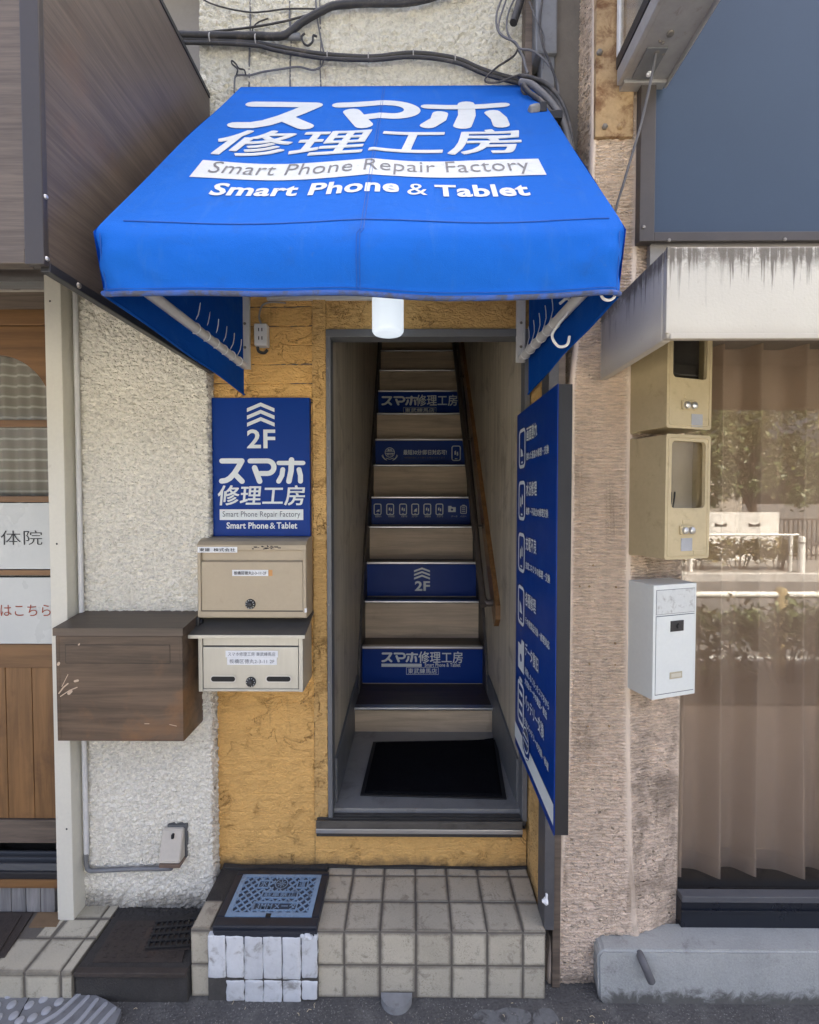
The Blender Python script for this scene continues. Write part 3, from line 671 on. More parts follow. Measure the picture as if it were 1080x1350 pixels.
polys('white_bar', [[(a,c) for a,c in ((prect(y,503,875,556,879)[0],prect(y,503,875,556,879)[1]),(prect(y,503,875,556,879)[2],prect(y,503,875,556,879)[1]),(prect(y,503,875,556,879)[2],prect(y,503,875,556,879)[3]),(prect(y,503,875,556,879)[0],prect(y,503,875,556,879)[3]))]], f, M['print'], pn)
letter('Smart Phone & Tablet', prect(y,560,874,607,879), f, M['print'], pn, .02)
q = prect(y,536,880,578,889); strokes('name_frame', [[(q[0],q[1]),(q[2],q[1])],[(q[2],q[1]),(q[2],q[3])],[(q[2],q[3]),(q[0],q[3])],[(q[0],q[3]),(q[0],q[1])]], .0022, f, M['print'], pn); letter('東武練馬店', prect(y,538,881,576,888), f, M['print'], pn, .02)
pn, f, y = riser_panel(3, .0, .0)
q = prect(y,546,748,567,764); chevrons((q[0]+q[2])/2, q[1], q[3], (q[2]-q[0])/2, f, M['print'], pn); letter('2F', prect(y,547,766,567,779), f, M['print'], pn, .03)
pn, f, y = riser_panel(5, .0, .0)
def phone(f, mt, pn, x0, y0, x1, y1, w, kind):
    strokes('phone_icon', [round_rect(x0, y0, x1, y1, (x1-x0)*.22)], w, f, mt, pn); cx = (x0+x1)/2; W, H = x1-x0, y1-y0
    dd = .55 if kind % 2 else .4
    polys('icon_detail', [[(cx-W*.22,y0+H*.28),(cx+W*.26,y0+H*.28),(cx+W*.26,y0+H*(.28+dd*.6)),(cx-W*.05,y0+H*(.28+dd*.4))]] if kind % 3 == 0 else [[(cx-W*.2,y0+H*.4),(cx-W*.02,y0+H*.4),(cx-W*.02,y0+H*.7),(cx-W*.2,y0+H*.62)],[(cx+W*.08,y0+H*.3),(cx+W*.26,y0+H*.36),(cx+W*.22,y0+H*.62),(cx+W*.08,y0+H*.56)]], f, mt, pn)
    polys('icon_detail', [[(cx-W*.14,y0+H*.09),(cx+W*.14,y0+H*.09),(cx+W*.14,y0+H*.14),(cx-W*.14,y0+H*.14)]], f, mt, pn)
def folder(f, mt, pn, x0, y0, x1, y1):
    W, H = x1-x0, y1-y0; polys('folder_icon', [[(x0,y0),(x1,y0),(x1,y0+H*.8),(x0+W*.5,y0+H*.8),(x0+W*.4,y1),(x0,y1)]], f, mt, pn)
    polys('icon_detail', [arc(x0+W*.5, y0+H*.4, W*.16, W*.16, 0, 330, 12)], lambda a, c: f(a, c)+Vector((0,-.0006,0)) if f(a,c).y > 2 else f(a, c)+Vector((-.0006,0,0)), M['sign_blue'], pn)
def battery(f, mt, pn, x0, y0, x1, y1, w):
    W, H = x1-x0, y1-y0; strokes('battery_icon', [round_rect(x0, y0, x1, y1-H*.1, W*.15), [(x0+W*.3,y1),(x1-W*.3,y1)]] + [[(x0+W*.25,y0+H*k),(x1-W*.25,y0+H*k)] for k in (.22,.45,.68)], w, f, mt, pn)
for k, px in enumerate((493.5,510,527,543,559,575)):
    q = prect(y, px, 664.5, px+9, 678.5); phone(f, M['print'], pn, q[0], q[1], q[2], q[3], .006, k)
q = prect(y, 591, 667, 601, 675); folder(f, M['print'], pn, *q); q = prect(y, 607.5, 666, 615, 677); battery(f, M['print'], pn, *q, .0045)
for k, px in enumerate((495,512,529,543,560,576,595,607)): letter(('画面割れ','水没修理','充電不良','スピーカー','各種修理','カメラ','データ','バッテリー')[k], prect(y, px, 679.5, px+8, 682), f, M['print'], pn)
pn, f, y = riser_panel(7, .0, .0)
def badge(f, mt, pn, cx, cz, r, w):
    strokes('badge_ring', [arc(cx, cz+r*.15, r*.62, r*.62, 0, 360, 20), [(cx-r*.6,cz+r*.05),(cx+r*.6,cz+r*.05)], [(cx-r*.58,cz+r*.32),(cx+r*.58,cz+r*.32)], arc(cx, cz, r*.95, r*.95, 190, 245, 7), arc(cx, cz, r*.95, r*.95, 295, 350, 7), arc(cx, cz+r*.1, r*1.1, r*1.05, 200, 240, 6), arc(cx, cz+r*.1, r*1.1, r*1.05, 300, 340, 6), [(cx-r*.5,cz-r*.6),(cx,cz-r*.75),(cx+r*.5,cz-r*.6)]], w, f, mt, pn)
    letter('最短', (cx-r*.3, cz+r*.36, cx+r*.3, cz+r*.62), f, mt, pn, .02); letter('即日', (cx-r*.4, cz-r*.25, cx+r*.4, cz), f, mt, pn, .02)
q = prect(y, 502, 588, 526, 608); badge(f, M['print'], pn, (q[0]+q[2])/2, (q[1]+q[3])/2, (q[3]-q[1])/2, .004)
letter('最短30分!即日対応可!', prect(y,532,593,589,599.5), f, M['print'], pn, .03); letter('※修理内容により異なる場合があります', prect(y,533,602,587,604.5), f, M['text_grey'], pn)
q = prect(y, 596, 588, 607, 607); phone(f, M['print'], pn, *q, .007, 1)
pn, f, y = riser_panel(9, .0, .0)
sumaho(prect(y,503,522,550,534.5), f, M['print'], pn); letter('修理工房', prect(y,549,520.5,603,535), f, M['print'], pn, .02)
q = prect(y,532,537,575,544); strokes('name_frame', [[(q[0],q[1]),(q[2],q[1])],[(q[2],q[1]),(q[2],q[3])],[(q[2],q[3]),(q[0],q[3])],[(q[0],q[3]),(q[0],q[1])]], .002, f, M['print'], pn); letter('東武練馬店', prect(y,534,538,573,543.5), f, M['print'], pn, .02)

# ---- handrail on the right wall
h = thing('handrail', 'brown timber handrail board with a dark pipe rail on the right stairwell wall', 'handrail', (.36, 2.0, 1.0))
A, Bq = WX(653, 818, SR-.022), WX(606, 450, SR-.022); A = Vector((0, A.y, A.z)); Bq = Vector((0, Bq.y, Bq.z)); D = (Bq-A).normalized(); Bq = A + D*3.2; Nn = Vector((0, -D.z, D.y))
b = NB(); hw = .050
prism(b, [(0,-hw),(3.2,-hw),(3.2,hw),(.045,hw),(0,hw*.2)], lambda s, n: A+D*s+Nn*n+Vector((SR-.022,0,0)), lambda s, n: A+D*s+Nn*n+Vector((SR+.001,0,0))); part('rail_board', b, M['rail_wood'], h)
b = NB(); X = SR-.066
tube(b, [A+D*.09+Vector((SR-.018,0,0)), A+D*.09+Vector((SR-.052,0,0)), A+D*.12+Vector((X,0,0)), A+D*.2+Vector((X,0,0)), A+D*1.6+Vector((X,0,0)), A+D*3.0+Vector((X,0,0))], .016, 12, 6); part('pipe_rail', b, mat('bronze_pipe', (.11,.09,.075), .4, .3), h, 40)
for s in (.55, 1.25, 1.95, 2.65):
    b = NB(); tube(b, [A+D*s+Vector((SR-.018,0,0)), A+D*s+Vector((X,0,0))], .006, 8, 0); lathe(b, [(.016,0),(.014,.004)], 12, Matrix.Translation(A+D*s+Vector((SR-.0215,0,0))) @ Matrix.Rotation(-math.pi/2, 4, 'Y')); part('bracket', b, M['iron'], h, 40)
for k in range(14):
    b = NB(); p = A+D*(.25+.2*k)+Vector((SR-.0225,0,0)); lathe(b, [(.007,0),(.006,.002)], 8, Matrix.Translation(p) @ Matrix.Rotation(-math.pi/2, 4, 'Y')); part('screw_cap', b, M['rail_wood'], h)

# ---- door frame, threshold, mat
d = thing('door_frame', 'plain dark grey metal frame lining the stair doorway', 'door frame', (.04, YW, ZF))
for nm, a in (('jamb', (DL, SL+.003, YW-.016, YW+.045, ZF-.02, DT)), ('jamb', (SR-.003, DR+.022, YW-.016, YW+.045, ZF-.02, DT)), ('head', (DL, DR+.022, YW-.017, YW+.045, DT-.022, DT+.004))):
    b = NB(); bx(b, *a, .002); part(nm, b, M['frame_grey'], d)
for z in np.arange(.6, 2.0, .27):
    b = NB(); lathe(b, [(.003,0),(.003,.002)], 8, Matrix.Translation((DL+.006, YW-.0165, z)) @ Matrix.Rotation(math.pi/2, 4, 'X')); part('screw', b, M['bolt'], d)
d = thing('door_threshold', 'grooved dark aluminium threshold across the bottom of the doorway', 'threshold', (.04, YW, .345))
xa, xb = WY(417, 1080, YW-.03).x, WY(689, 1080, YW-.03).x
M['sill'] = mat('brown_grey_sill', (.085,.078,.068), .45, .1, var=.25, vs=10, dirt=((.04,.036,.03), .6, 16, .5))
b = NB(); bx(b, xa, xb, YW-.034, YW+.02, .343, .385, .002); part('sill_bar', b, M['sill'], d)
b = NB(); bx(b, xa, xb, YW-.038, YW-.0345, .349, .364, .0015); part('front_lip', b, M['alu'], d)
for k in range(3):
    b = NB(); bx(b, xa, xb, YW-.034+.016*k, YW-.026+.016*k, .3855, .390, .001); part('ridge', b, M['sill'], d)
b = NB(); bx(b, xa, xb, YW-.031, YW-.004, .333, .3425, .002); part('sealant', b, M['soil'], d)
c = [WZ(*p, ZF+.002) for p in ((475,1049),(668,1054),(655,976),(492,979))]
d = thing('door_mat', 'black fibre door mat with a rubber edge on the lobby floor', 'mat', (.07, 1.95, ZF))
b = NB(); prism(b, [(p.x, p.y) for p in c], lambda x, y: (x, y, ZF+.0005), lambda x, y: (x, y, ZF+.006)); part('rubber_edge', b, M['rubber'], d)
cc = sum(c, Vector())/4; inn = [cc+(p-cc)*.945 for p in c]; n = 70; Pm = np.zeros((n, n, 3))
for i in range(n):
    for jx in range(n):
        u, v = jx/(n-1), i/(n-1); q = (inn[0]*(1-u)+inn[1]*u)*(1-v)+(inn[3]*(1-u)+inn[2]*u)*v
        rim = min(u, v, 1-u, 1-v); Pm[i,jx] = (q.x, q.y, ZF+.0065+(.004 if rim > .01 else 0)+random.uniform(0,.0018)+.012*max(0,(u-.72)/.28)**2*max(0,(v-.9)/.1))
link('pile', sheet_mesh('pile', Pm), M['mat'], d)

# ---- tiled step
XL_, XR_, YF = -.673, .400, 1.420
st = thing('tiled_step', 'beige tiled step with white-painted bricks and a meter lid below the doorway', 'step', (-.14, YF, 0))
b = NB(); bx(b, XL_+.004, XR_-.003, YF+.0022, YW+.05, -.02, ZS-.0022); part('mortar_bed', b, M['mortar'], st)
PT = .1075; J = .0055
def rough_box(x0, x1, y0, y1, z0, z1, bev, amp, seed):
    bb = NB(); bx(bb, x0, x1, y0, y1, z0, z1, bev, 3); bmesh.ops.subdivide_edges(bb, edges=[e for e in bb.edges if e.calc_length() > .02], cuts=4, use_grid_fill=True)
    from mathutils import noise as nz
    for v in bb.verts:
        q = v.co*55+Vector((seed, seed*2, 0)); v.co += Vector((nz.noise(q), nz.noise(q+Vector((9,0,0))), nz.noise(q+Vector((0,9,0)))))*amp
    return bb
def tile_mesh(w, hgt, th=.012):
    bb = NB(); bx(bb, -w/2, w/2, -hgt/2, hgt/2, -th, 0, .0022); return mesh_of(bb, 'tile')
tiles = {}
def tile(x, y, z, w, hgt, rot, material='tile', parent=None):
    k = (round(w,4), round(hgt,4), material)
    if k not in tiles: tiles[k] = tile_mesh(w, hgt); tiles[k].materials.append(M[material])
    o = bpy.data.objects.new('tile', tiles[k]); COL.objects.link(o); par = parent or st; o.parent = par
    o.location = Vector((x, y, z)) - Vector(par.location); o.rotation_euler = (rot + random.uniform(-.010,.010), random.uniform(-.012,.012), random.uniform(-.010,.010)); o.location.x += random.uniform(-.0010,.0010); return o
def vis(px, py): return WZ(px, py, ZS)
x_edges = [XR_ - .070]                                  # joints measured along the front edge
while x_edges[-1] > -.31: x_edges.append(x_edges[-1]-PT)
cols = [(XR_-.070, XR_)] + [(a-PT, a) for a in x_edges[:-1]]
cols = [(max(a, -.298), c_) for a, c_ in cols]
for ci, (xa, xb) in enumerate(cols):
    for k in range(3):                                  # on top: two whole rows and a cut one at the wall
        ya = YF + k*PT; yb = min(ya+PT, YW-.006)
        if yb-ya > .02: tile((xa+xb)/2, (ya+yb)/2, ZS+random.uniform(-.0006,.0006), xb-xa-J, yb-ya-J, 0)
    for k in range(2):                                  # the front
        za, zb = ZS-.004-(k+1)*.102, ZS-.004-k*.102
        if k == 1 and ci == 4: za += .018               # notch over the drain
        tile((xa+xb)/2, YF+random.uniform(-.0008,.0008), (za+zb)/2, xb-xa-J, zb-za-J, math.pi/2)
# left end of the step: narrow tiles, then the meter box with the white bricks
for k in range(2):
    za, zb = ZS-.004-(k+1)*.102, ZS-.004-k*.102; tile(XL_+.033, YF, (za+zb)/2, .060, zb-za-J, math.pi/2)
tile(XL_+.030, YF+.055, ZS, .056, PT-J, 0); 
b = NB(); bx(b, XL_, -.30, YF+.11, YW-.004, ZS-.006, ZS-.001); bx(b, -.618, -.298, YF+.012, YF+.11, ZS-.006, ZS-.0015); part('old_screed', b, M['soil'], st)
xb0 = [WY(px, 1270, YF).x for px in (276, 300, 324, 348.5, 373.5, 398.5, 420)]
for a, c_ in zip(xb0, xb0[1:]):
    g1, g2 = random.uniform(.0004,.0022), random.uniform(.0004,.0022); bb = rough_box(a+g1*.6, c_-g2*.6, YF-.015, YF+.03, .070+random.uniform(-.003,.003), ZS-.006+random.uniform(-.003,.003), .0055, .0024, a*100); o = part('brick', bb, M['white_brick'], st, 50)
for a, c_ in zip(xb0[1:], xb0[2:]):
    bb = rough_box(a+.0003, c_-.0003, YF-.0135, YF+.03, -.004+random.uniform(0,.010), .0645, .005, .0034, a*77); part('brick', bb, M['white_brick'], st, 50)
b = NB(); bx(b, xb0[0], xb0[-1], YF-.0108, YF+.02, -.01, ZS-.02, .003); part('brick_mortar', b, mat('grimy_brick_mortar', (.06,.056,.05), .9, var=.5, vs=40, bump=.5, dirt=((.3,.3,.29), .6, 34, .62)), st)
b = NB(); q = WY(404, 1222, YF-.012)
for k in range(9): lathe(b, [(.0,-.008),(.008,-.004),(.009,0),(.006,.006),(.0,.008)], 8, Matrix.Translation((q.x+random.uniform(-.014,.016), q.y+random.uniform(-.004,.01), ZS-.004+random.uniform(-.004,.005))), False)
part('mortar_dab', b, M['white_brick'], st, 60)
# drain mouth under the step
p = WZ(523, 1308, .02); b = NB(); prism(b, [(p.x+.047*math.cos(a), .046*math.sin(a)) for a in np.linspace(math.pi, 2*math.pi, 14)] , lambda x, s: (x, YF-.004+s*.95, .022+.3*s*.1), lambda x, s: (x, YF-.004+s*1.0, -.01))
single('drain_mouth', b, M['concrete_dirty'], 'pale half-round cement drain mouth under the step tiles', 'drain', smooth=30)

# ---- water meter lid
LZ = ZS + .020
c = [WZ(*p, LZ) for p in ((296,1208),(411,1208),(424,1153),(321,1153))]
lx0, lx1, ly0, ly1 = (c[0].x+c[3].x)/2, (c[1].x+c[2].x)/2, (c[0].y+c[1].y)/2, (c[2].y+c[3].y)/2
md = thing('water_meter_lid', 'blue plastic water meter lid in a black frame on the step', 'meter lid', ((lx0+lx1)/2, (ly0+ly1)/2, ZS))
b = NB()
for a in ((lx0-.024,lx1+.024,ly0-.034,ly0-.001),(lx0-.024,lx1+.024,ly1+.001,ly1+.016),(lx0-.024,lx0-.001,ly0-.0005,ly1+.0005),(lx1+.001,lx1+.024,ly0-.0005,ly1+.0005)): bx(b, *a, ZS-.04, LZ-.001, .004)
part('frame', b, M['lid_frame'], md)
b = NB(); bx(b, lx0-.018, lx1+.016, ly0-.040, ly0-.035, ZS-.032, ZS+.004, .002); bx(b, lx0-.02, lx1+.018, ly0-.042, ly0-.0345, ZS+.006, ZS+.010, .001); part('front_flange', b, M['lid_frame'], md)
b = NB(); bx(b, lx0, lx1, ly0, ly1, ZS-.01, LZ-.004, .001); plate = part('cover_plate', b, M['lid_pit'], md)
def lidf(a, c_, hh=0): return Vector((lx0+(lx1-lx0)*a, ly0+(ly1-ly0)*c_, LZ-.0005+hh))
b = NB()
def lbox(a0, a1, c0, c1, z1=LZ): bx(b, lx0+(lx1-lx0)*a0, lx0+(lx1-lx0)*a1, ly0+(ly1-ly0)*c0, ly0+(ly1-ly0)*c1, LZ-.0045, z1)
for a in ((0,1,0,.085),(0,1,.94,1),(0,.055,.085,.94),(.945,1,.085,.94)): lbox(*a)
part('border', b, M['lid_blue'], md)
b = NB(); HW, HH = lx1-lx0, ly1-ly0; BLK = [(.27,.27,.80,.40-.10+.02),(.27,.13,.80,.33),(.33,.42,.77,.58),(.24,.66,.38,.86),(.72,.66,.86,.86),(.44,.62,.62,.90)]
def clip_line(k, s):
    segs = []; a = None
    for t in np.linspace(0, 1, 120):
        y = .09+t*.85; x = k + s*(y-.09)*HH/HW
        ok = .055 < x < .945 and not any(u0 < x < u1 and v0 < y < v1 for u0, v0, u1, v1 in BLK[1:])
        if ok and a is None: a = (x, y)
        if (not ok or t == 1) and a is not None:
            if y-a[1] > .03: segs.append((a, (x, y)))
            a = None
    return segs
for s in (1, -1):
    for k in np.arange(-1.0, 2.0, .098):
        for p, q in clip_line(k, s):
            u, v = lidf(*p), lidf(*q); dd = (v-u).normalized(); nn = Vector((-dd.y, dd.x, 0))*.0019; zt = .0004 if s > 0 else 0
            vs = [bm_ for bm_ in (u+nn, u-nn, v-nn, v+nn)]; prism(b, [(i,) for i in range(4)], lambda i: vs[i]+Vector((0,0,zt)), lambda i: vs[i]-Vector((0,0,.0035)))
part('lattice', b, M['lid_blue'], md)
b = NB()
for u0, v0, u1, v1 in BLK[1:5]:
    th = .014
    lbox(u0, u1, v0, v0+th*1.4, LZ+.0006); lbox(u0, u1, v1-th*1.4, v1, LZ+.0006); lbox(u0, u0+th, v0+th*1.4, v1-th*1.4, LZ+.0006); lbox(u1-th, u1, v0+th*1.4, v1-th*1.4, LZ+.0006)
part('caption_frame', b, M['lid_blue'], md)
for s, rc in (('13MMメータ', (.29,.155,.78,.305)), ('駐車禁止', (.36,.45,.74,.55)), ('水', (.27,.69,.35,.83)), ('道', (.75,.69,.83,.83))): letter(s, rc, lidf, M['lid_blue'], md, .015)
def emb(a, c_): return lidf(.53+a*.075, .76+c_*.075*HW/HH, .0006)
strokes('emblem', [arc(0,0,1,1,0,360,20), [(-.7,0),(.7,0)], [(0,-.7),(0,.7)], [(-.45,-.45),(.45,.45)], [(-.45,.45),(.45,-.45)]], .18, emb, M['lid_blue'], md)
b = NB(); lbox(.47, .53, -.01, .055, LZ+.0012); part('key_slot', b, M['dark_void'], md)

# ================================================================== AWNING
AY0, AY1 = 1.664, .925; AZ0, AZ1, AZH = 2.886, 2.012, 1.893; AZW = 1.862
def axl(v): return -.578 + (-.604+.578)*v
def axr(v): return .391 + (.398-.391)*v
NRM = Vector((0, -(AZ0-AZ1), (AY0-AY1))).normalized()
NRM = Vector((0, -(AZ0-AZ1), (AY0-AY1))); NRM = Vector((0, -abs(NRM.y), abs(NRM.z))).normalized()
def asurf(x, v, lift=0.):
    """a point of the sloping sheet: x in metres, v from the wall (0) to the front rail (1)"""
    u = (x-axl(v))/(axr(v)-axl(v)); y = AY0+(AY1-AY0)*v; z = AZ0+(AZ1-AZ0)*v
    env = max(0, math.sin(math.pi*min(max(v, 0), 1)))**.7
    bay = abs(math.sin(2*math.pi*u*1.0)) if 0 < u < 1 else 0
    off = -.011*env*bay**.8 + .0025*env*math.sin(7*u+3*v) + .0015*math.sin(17*u-9*v)*env
    if v > .9: off -= .10*(v-.9)**2*10*.12
    return Vector((x, y, z)) + NRM*(off+lift)
aw = thing('awning', 'blue fabric shop awning with white Japanese and English lettering over the doorway', 'awning', (-.09, AY0, AZW))
# valance with softly rounded ends, wrapping on into the two side sheets
def front(u, s):
    """u over the width, s 0 (rail) .. 1 (hem)"""
    x = axl(1)+(axr(1)-axl(1))*u; top = asurf(x, 1.0)
    ed = min(u, 1-u); rnd = .030*max(0, 1-ed/.05)**2
    bulge = -.010*math.sin(math.pi*min(s*1.2,1)) + .006*math.sin(9*u+2*s)*s + .003*math.sin(23*u)*s
    z = top.z+(AZH-top.z)*s + (.004*math.sin(5*u+1)-.006*math.sin(math.pi*2*u)**2)*s + (.010*max(0,1-ed/.04)**2)*s
    return Vector((x, top.y+rnd*s**.5+bulge*(1 if ed > .02 else ed/.02), z))
nu, nv, nf = 150, 150, 26
P = np.array([[asurf(axl(i/(nv-1))+(axr(i/(nv-1))-axl(i/(nv-1)))*jx/(nu-1), i/(nv-1)) for jx in range(nu)] for i in range(nv)] + [[front(jx/(nu-1), i/nf) for jx in range(nu)] for i in range(1, nf+1)])
for it in range(10):                                   # the cloth rounds over the front rail
    Q = P.copy(); Q[nv-7:nv+7] = (P[nv-8:nv+6]+P[nv-7:nv+7]*2+P[nv-6:nv+8])/4; P = Q
UU, SS = np.meshgrid(np.linspace(0, 1, nu), np.linspace(0, 1, nf+1))
P[nv-1:,:,1] += .0035*np.sin(34*UU+9*SS)*np.exp(-np.minimum(UU, 1-UU)*9)*np.sin(np.pi*SS) + .0022*np.sin(61*UU-14*SS)*np.exp(-np.minimum(UU, 1-UU)*5)*SS
link('cover', sheet_mesh('cover', P), M['awning'], aw)
b = NB(); tube(b, [front(u, .985)+Vector((0,-.002,0)) for u in np.linspace(0,1,90)], .0052, 8, 0); part('hem', b, M['hem'], aw, 60)
b = NB(); tube(b, [front(u, .90)+Vector((0,-.0012,0)) for u in np.linspace(0,1,90)], .0009, 5, 0); part('stitching', b, M['stitch'], aw)
b = NB(); tube(b, [asurf(axl(1)+.04+(axr(1)-axl(1)-.06)*u, .958+.018*math.sin(math.pi*2*u)**2*.7, .0012) for u in np.linspace(0,1,90)], .0012, 5, 0); part('stitching', b, M['stitch'], aw)
for dx in (-.003, .003):
    b = NB(); tube(b, [asurf(-.097+dx, v, .001) for v in np.linspace(0,.995,50)]+[front(.5+dx, s)+Vector((0,-.0015,0)) for s in np.linspace(.05,.95,12)], .0007, 5, 0); part('seam', b, M['stitch'], aw)
for e in (.012, .988):
    b = NB(); tube(b, [front(e, s)+Vector((0,-.0015,0)) for s in np.linspace(.02,.95,12)], .0009, 5, 0); part('stitching', b, M['stitch'], aw)
for side in (0, 1):
    nu, nv = 60, 40; P = np.zeros((nv, nu, 3))
    for jx in range(nu):
        t = jx/(nu-1)
        if t == 1: top = front(0 if side == 0 else 1, 0); bot = front(0 if side == 0 else 1, 1)
        v = t; x = axl(v) if side == 0 else axr(v); top = asurf(x, v)
        fb = front(0.0 if side == 0 else 1.0, 1); y = AY0+(AY1-AY0)*v; bot = Vector((x, y, AZW+(fb.z-AZW)*t**.8))
        bot.y = AY0+(fb.y-AY0)*t
        for i in range(nv):
            s = i/(nv-1); q = top.lerp(bot, s); q.x += (1 if side == 0 else -1)*.010*math.sin(math.pi*s)*math.sin(math.pi*t) + .003*math.sin(11*t+5*s)*math.sin(math.pi*t); P[i,jx] = q
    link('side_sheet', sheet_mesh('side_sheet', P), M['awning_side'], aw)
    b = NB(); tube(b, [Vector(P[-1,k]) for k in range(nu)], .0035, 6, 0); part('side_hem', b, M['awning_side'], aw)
    # frame: wall angle, sloping pipe, tie wire rings
    sx = 1 if side == 0 else -1; xw = (axl(0) if side == 0 else axr(0)) + sx*.012
    tl, tr = (WY(317, 430, YW-.018).x, WY(329, 430, YW-.018).x) if side == 0 else (WY(681, 430, YW-.018).x, WY(693, 430, YW-.018).x)
    zb = WY(325, 486, YW-.02).z if side == 0 else WY(687, 477, YW-.02).z
    b = NB(); bx(b, tl, tr, YW-.020, YW-.006, zb, 2.85, .0015); ang = part('wall_angle', b, M['white_metal'], aw)
    for z in (2.02, 2.10, 2.0+.20):
        b = NB(); lathe(b, [(.005,0),(.004,.003)], 10, Matrix.Translation(((tl+tr)/2, YW-.0205, z)) @ Matrix.Rotation(math.pi/2, 4, 'X')); part('bolt', b, M['bolt'], ang)
    p0 = Vector(((tl+tr)/2, YW-.032, zb+.008)); p1 = Vector((axl(1)+.012 if side == 0 else axr(1)-.012, AY1+.03, AZ1-.045))
    b = NB(); tube(b, [p0, p0.lerp(p1, .5), p1], .0130, 12, 4); part('frame_pipe', b, M['white_metal'], aw, 40)
    for k in range(6):
        q = p0.lerp(p1, .07+.085*k); d = (p1-p0).normalized(); b = NB(); s1 = d.cross(Vector((0,0,1))).normalized(); s2 = s1.cross(d)
        tube(b, [q+(s1*math.cos(a)+s2*math.sin(a))*.0143 for a in np.linspace(0, 2*math.pi, 13)] + [q+s2*.03+Vector((0,.018,.012)), q+s2*.05+Vector((0,.03,.03))], .0014, 5, 2); part('tie_wire', b, M['rail_white'], aw)
b = NB(); tube(b, [(axl(1)+.012, AY1+.022, AZ1-.045), (axr(1)-.012, AY1+.022, AZ1-.045)], .0125, 12, 0); part('front_rail', b, M['white_metal'], aw, 40)
b = NB(); tube(b, [(axl(0)+.01, AY0-.006, AZ0-.045), (axr(0)-.01, AY0-.006, AZ0-.045)], .010, 10, 0); part('wall_rail', b, M['white_metal'], aw, 40)
# lettering on the slope
def auv(px, py):
    d = ray(px, py); p0 = Vector((0, AY0, AZ0)); k = NRM.dot(p0-EYE)/NRM.dot(d); q = EYE+d*k; return q.x, (AY0-q.y)/(AY0-AY1)
def arect(l, r, t_, b_):
    (xl_, v1), (xr_, v1b) = auv(*l), auv(*r); return (xl_, auv(500, b_)[1], xr_, auv(500, t_)[1])
amap = lambda x, v, h=0: asurf(x, v, .0016+h)
sumaho(arect((303,158),(681,160),131.5,165.5), amap, M['awning_print'], aw)
letter('修理工房', arect((277,196),(697,198),167,199.5), amap, M['awning_print'], aw, .022, .16, 60)
xb_, vb_, xc_, vt_ = arect((251,229),(722,231),208,230)
b = NB(); n = 80; rows = 8
vv = [[b.verts.new(asurf(xb_+(xc_-xb_)*i/n, vb_+(vt_-vb_)*k/rows, .0014)) for i in range(n+1)] for k in range(rows+1)]
for k in range(rows):
    for i in range(n): b.faces.new((vv[k][i], vv[k][i+1], vv[k+1][i+1], vv[k+1][i]))
part('white_bar', b, M['awning_print'], aw)
amap2 = lambda x, v, h=0: asurf(x, v, .0024+h)
letter('Smart Phone Repair Factory', arect((272,225),(703,228),208.8,228.5), amap2, M['text_grey'], aw, -.004, 0, 90)
letter('Smart Phone', arect((274,252),(526,252),236,253), amap, M['awning_print'], aw, .03, 0, 50)
letter('&', arect((537,254),(564,254),240,255.5), amap, M['awning_print'], aw, .0)
letter('Tablet', arect((574,256),(701,257),240.5,257), amap, M['awning_print'], aw, .03, 0, 30)
# hooks
hk = lambda c, s, ph: [c+Vector((s*x, 0, s*z)) for x, z in ((.0,.03),(.012,.038),(.020,.028),(.012,.014),(-.004,-.006),(-.012,-.022),(-.002,-.038),(.012,-.036),(.016,-.022))]
g = WY(738, 425, 1.19); b = NB(); tube(b, [(p-g)@Vector((1,0,0))*Vector((1,0,0))+g+Vector((0,0,(p-g).z)) for p in hk(g, 1.5, 0)], .0035, 8, 5); single('s_hook', b, M['rail_white'], 'white S-shaped hook hanging from the right awning pipe', 'hook', smooth=60)
g = WY(802, 386, .945); b = NB(); tube(b, [g+Vector((.014*math.cos(a), 0, .014*math.sin(a))) for a in np.linspace(R(170), R(380), 10)] + [g+Vector((.013,.0,.03))], .0028, 8, 4); single('ring_hook', b, M['rail_white'], 'small white ring hook inside the front right corner of the awning', 'hook', smooth=60)

# ---- lamp under the awning
p = WY(511.5, 441, 1.60); lr = .0515
lm = thing('entrance_lamp', 'lit white frosted glass cylinder lamp above the stair doorway', 'lamp', (p.x, 1.60, p.z))
b = NB(); lathe(b, [(.030,.0),(.046,.002),(lr,.010),(lr,.155),(.046,.162)], 32, Matrix.Translation(p)); part('glass_shade', b, M['lamp'], lm, 50)
b = NB(); lathe(b, [(.054,.160),(.054,.195),(.04,.20)], 32, Matrix.Translation(p)); bx(b, p.x-.03, p.x+.03, 1.60, YW-.004, p.z+.170, p.z+.19, .003); part('holder', b, M['white_metal'], lm, 40)

a, c_ = WY(352, 394, YW-.012), WY(490, 391, YW-.012); b = NB(); bx(b, a.x, c_.x, YW-.018, YW-.002, a.z-.004, a.z+.008, .002); single('cable_trunking', b, M['white_metal'], 'thin white cable trunking above the doorway, left of the lamp', 'trunking')
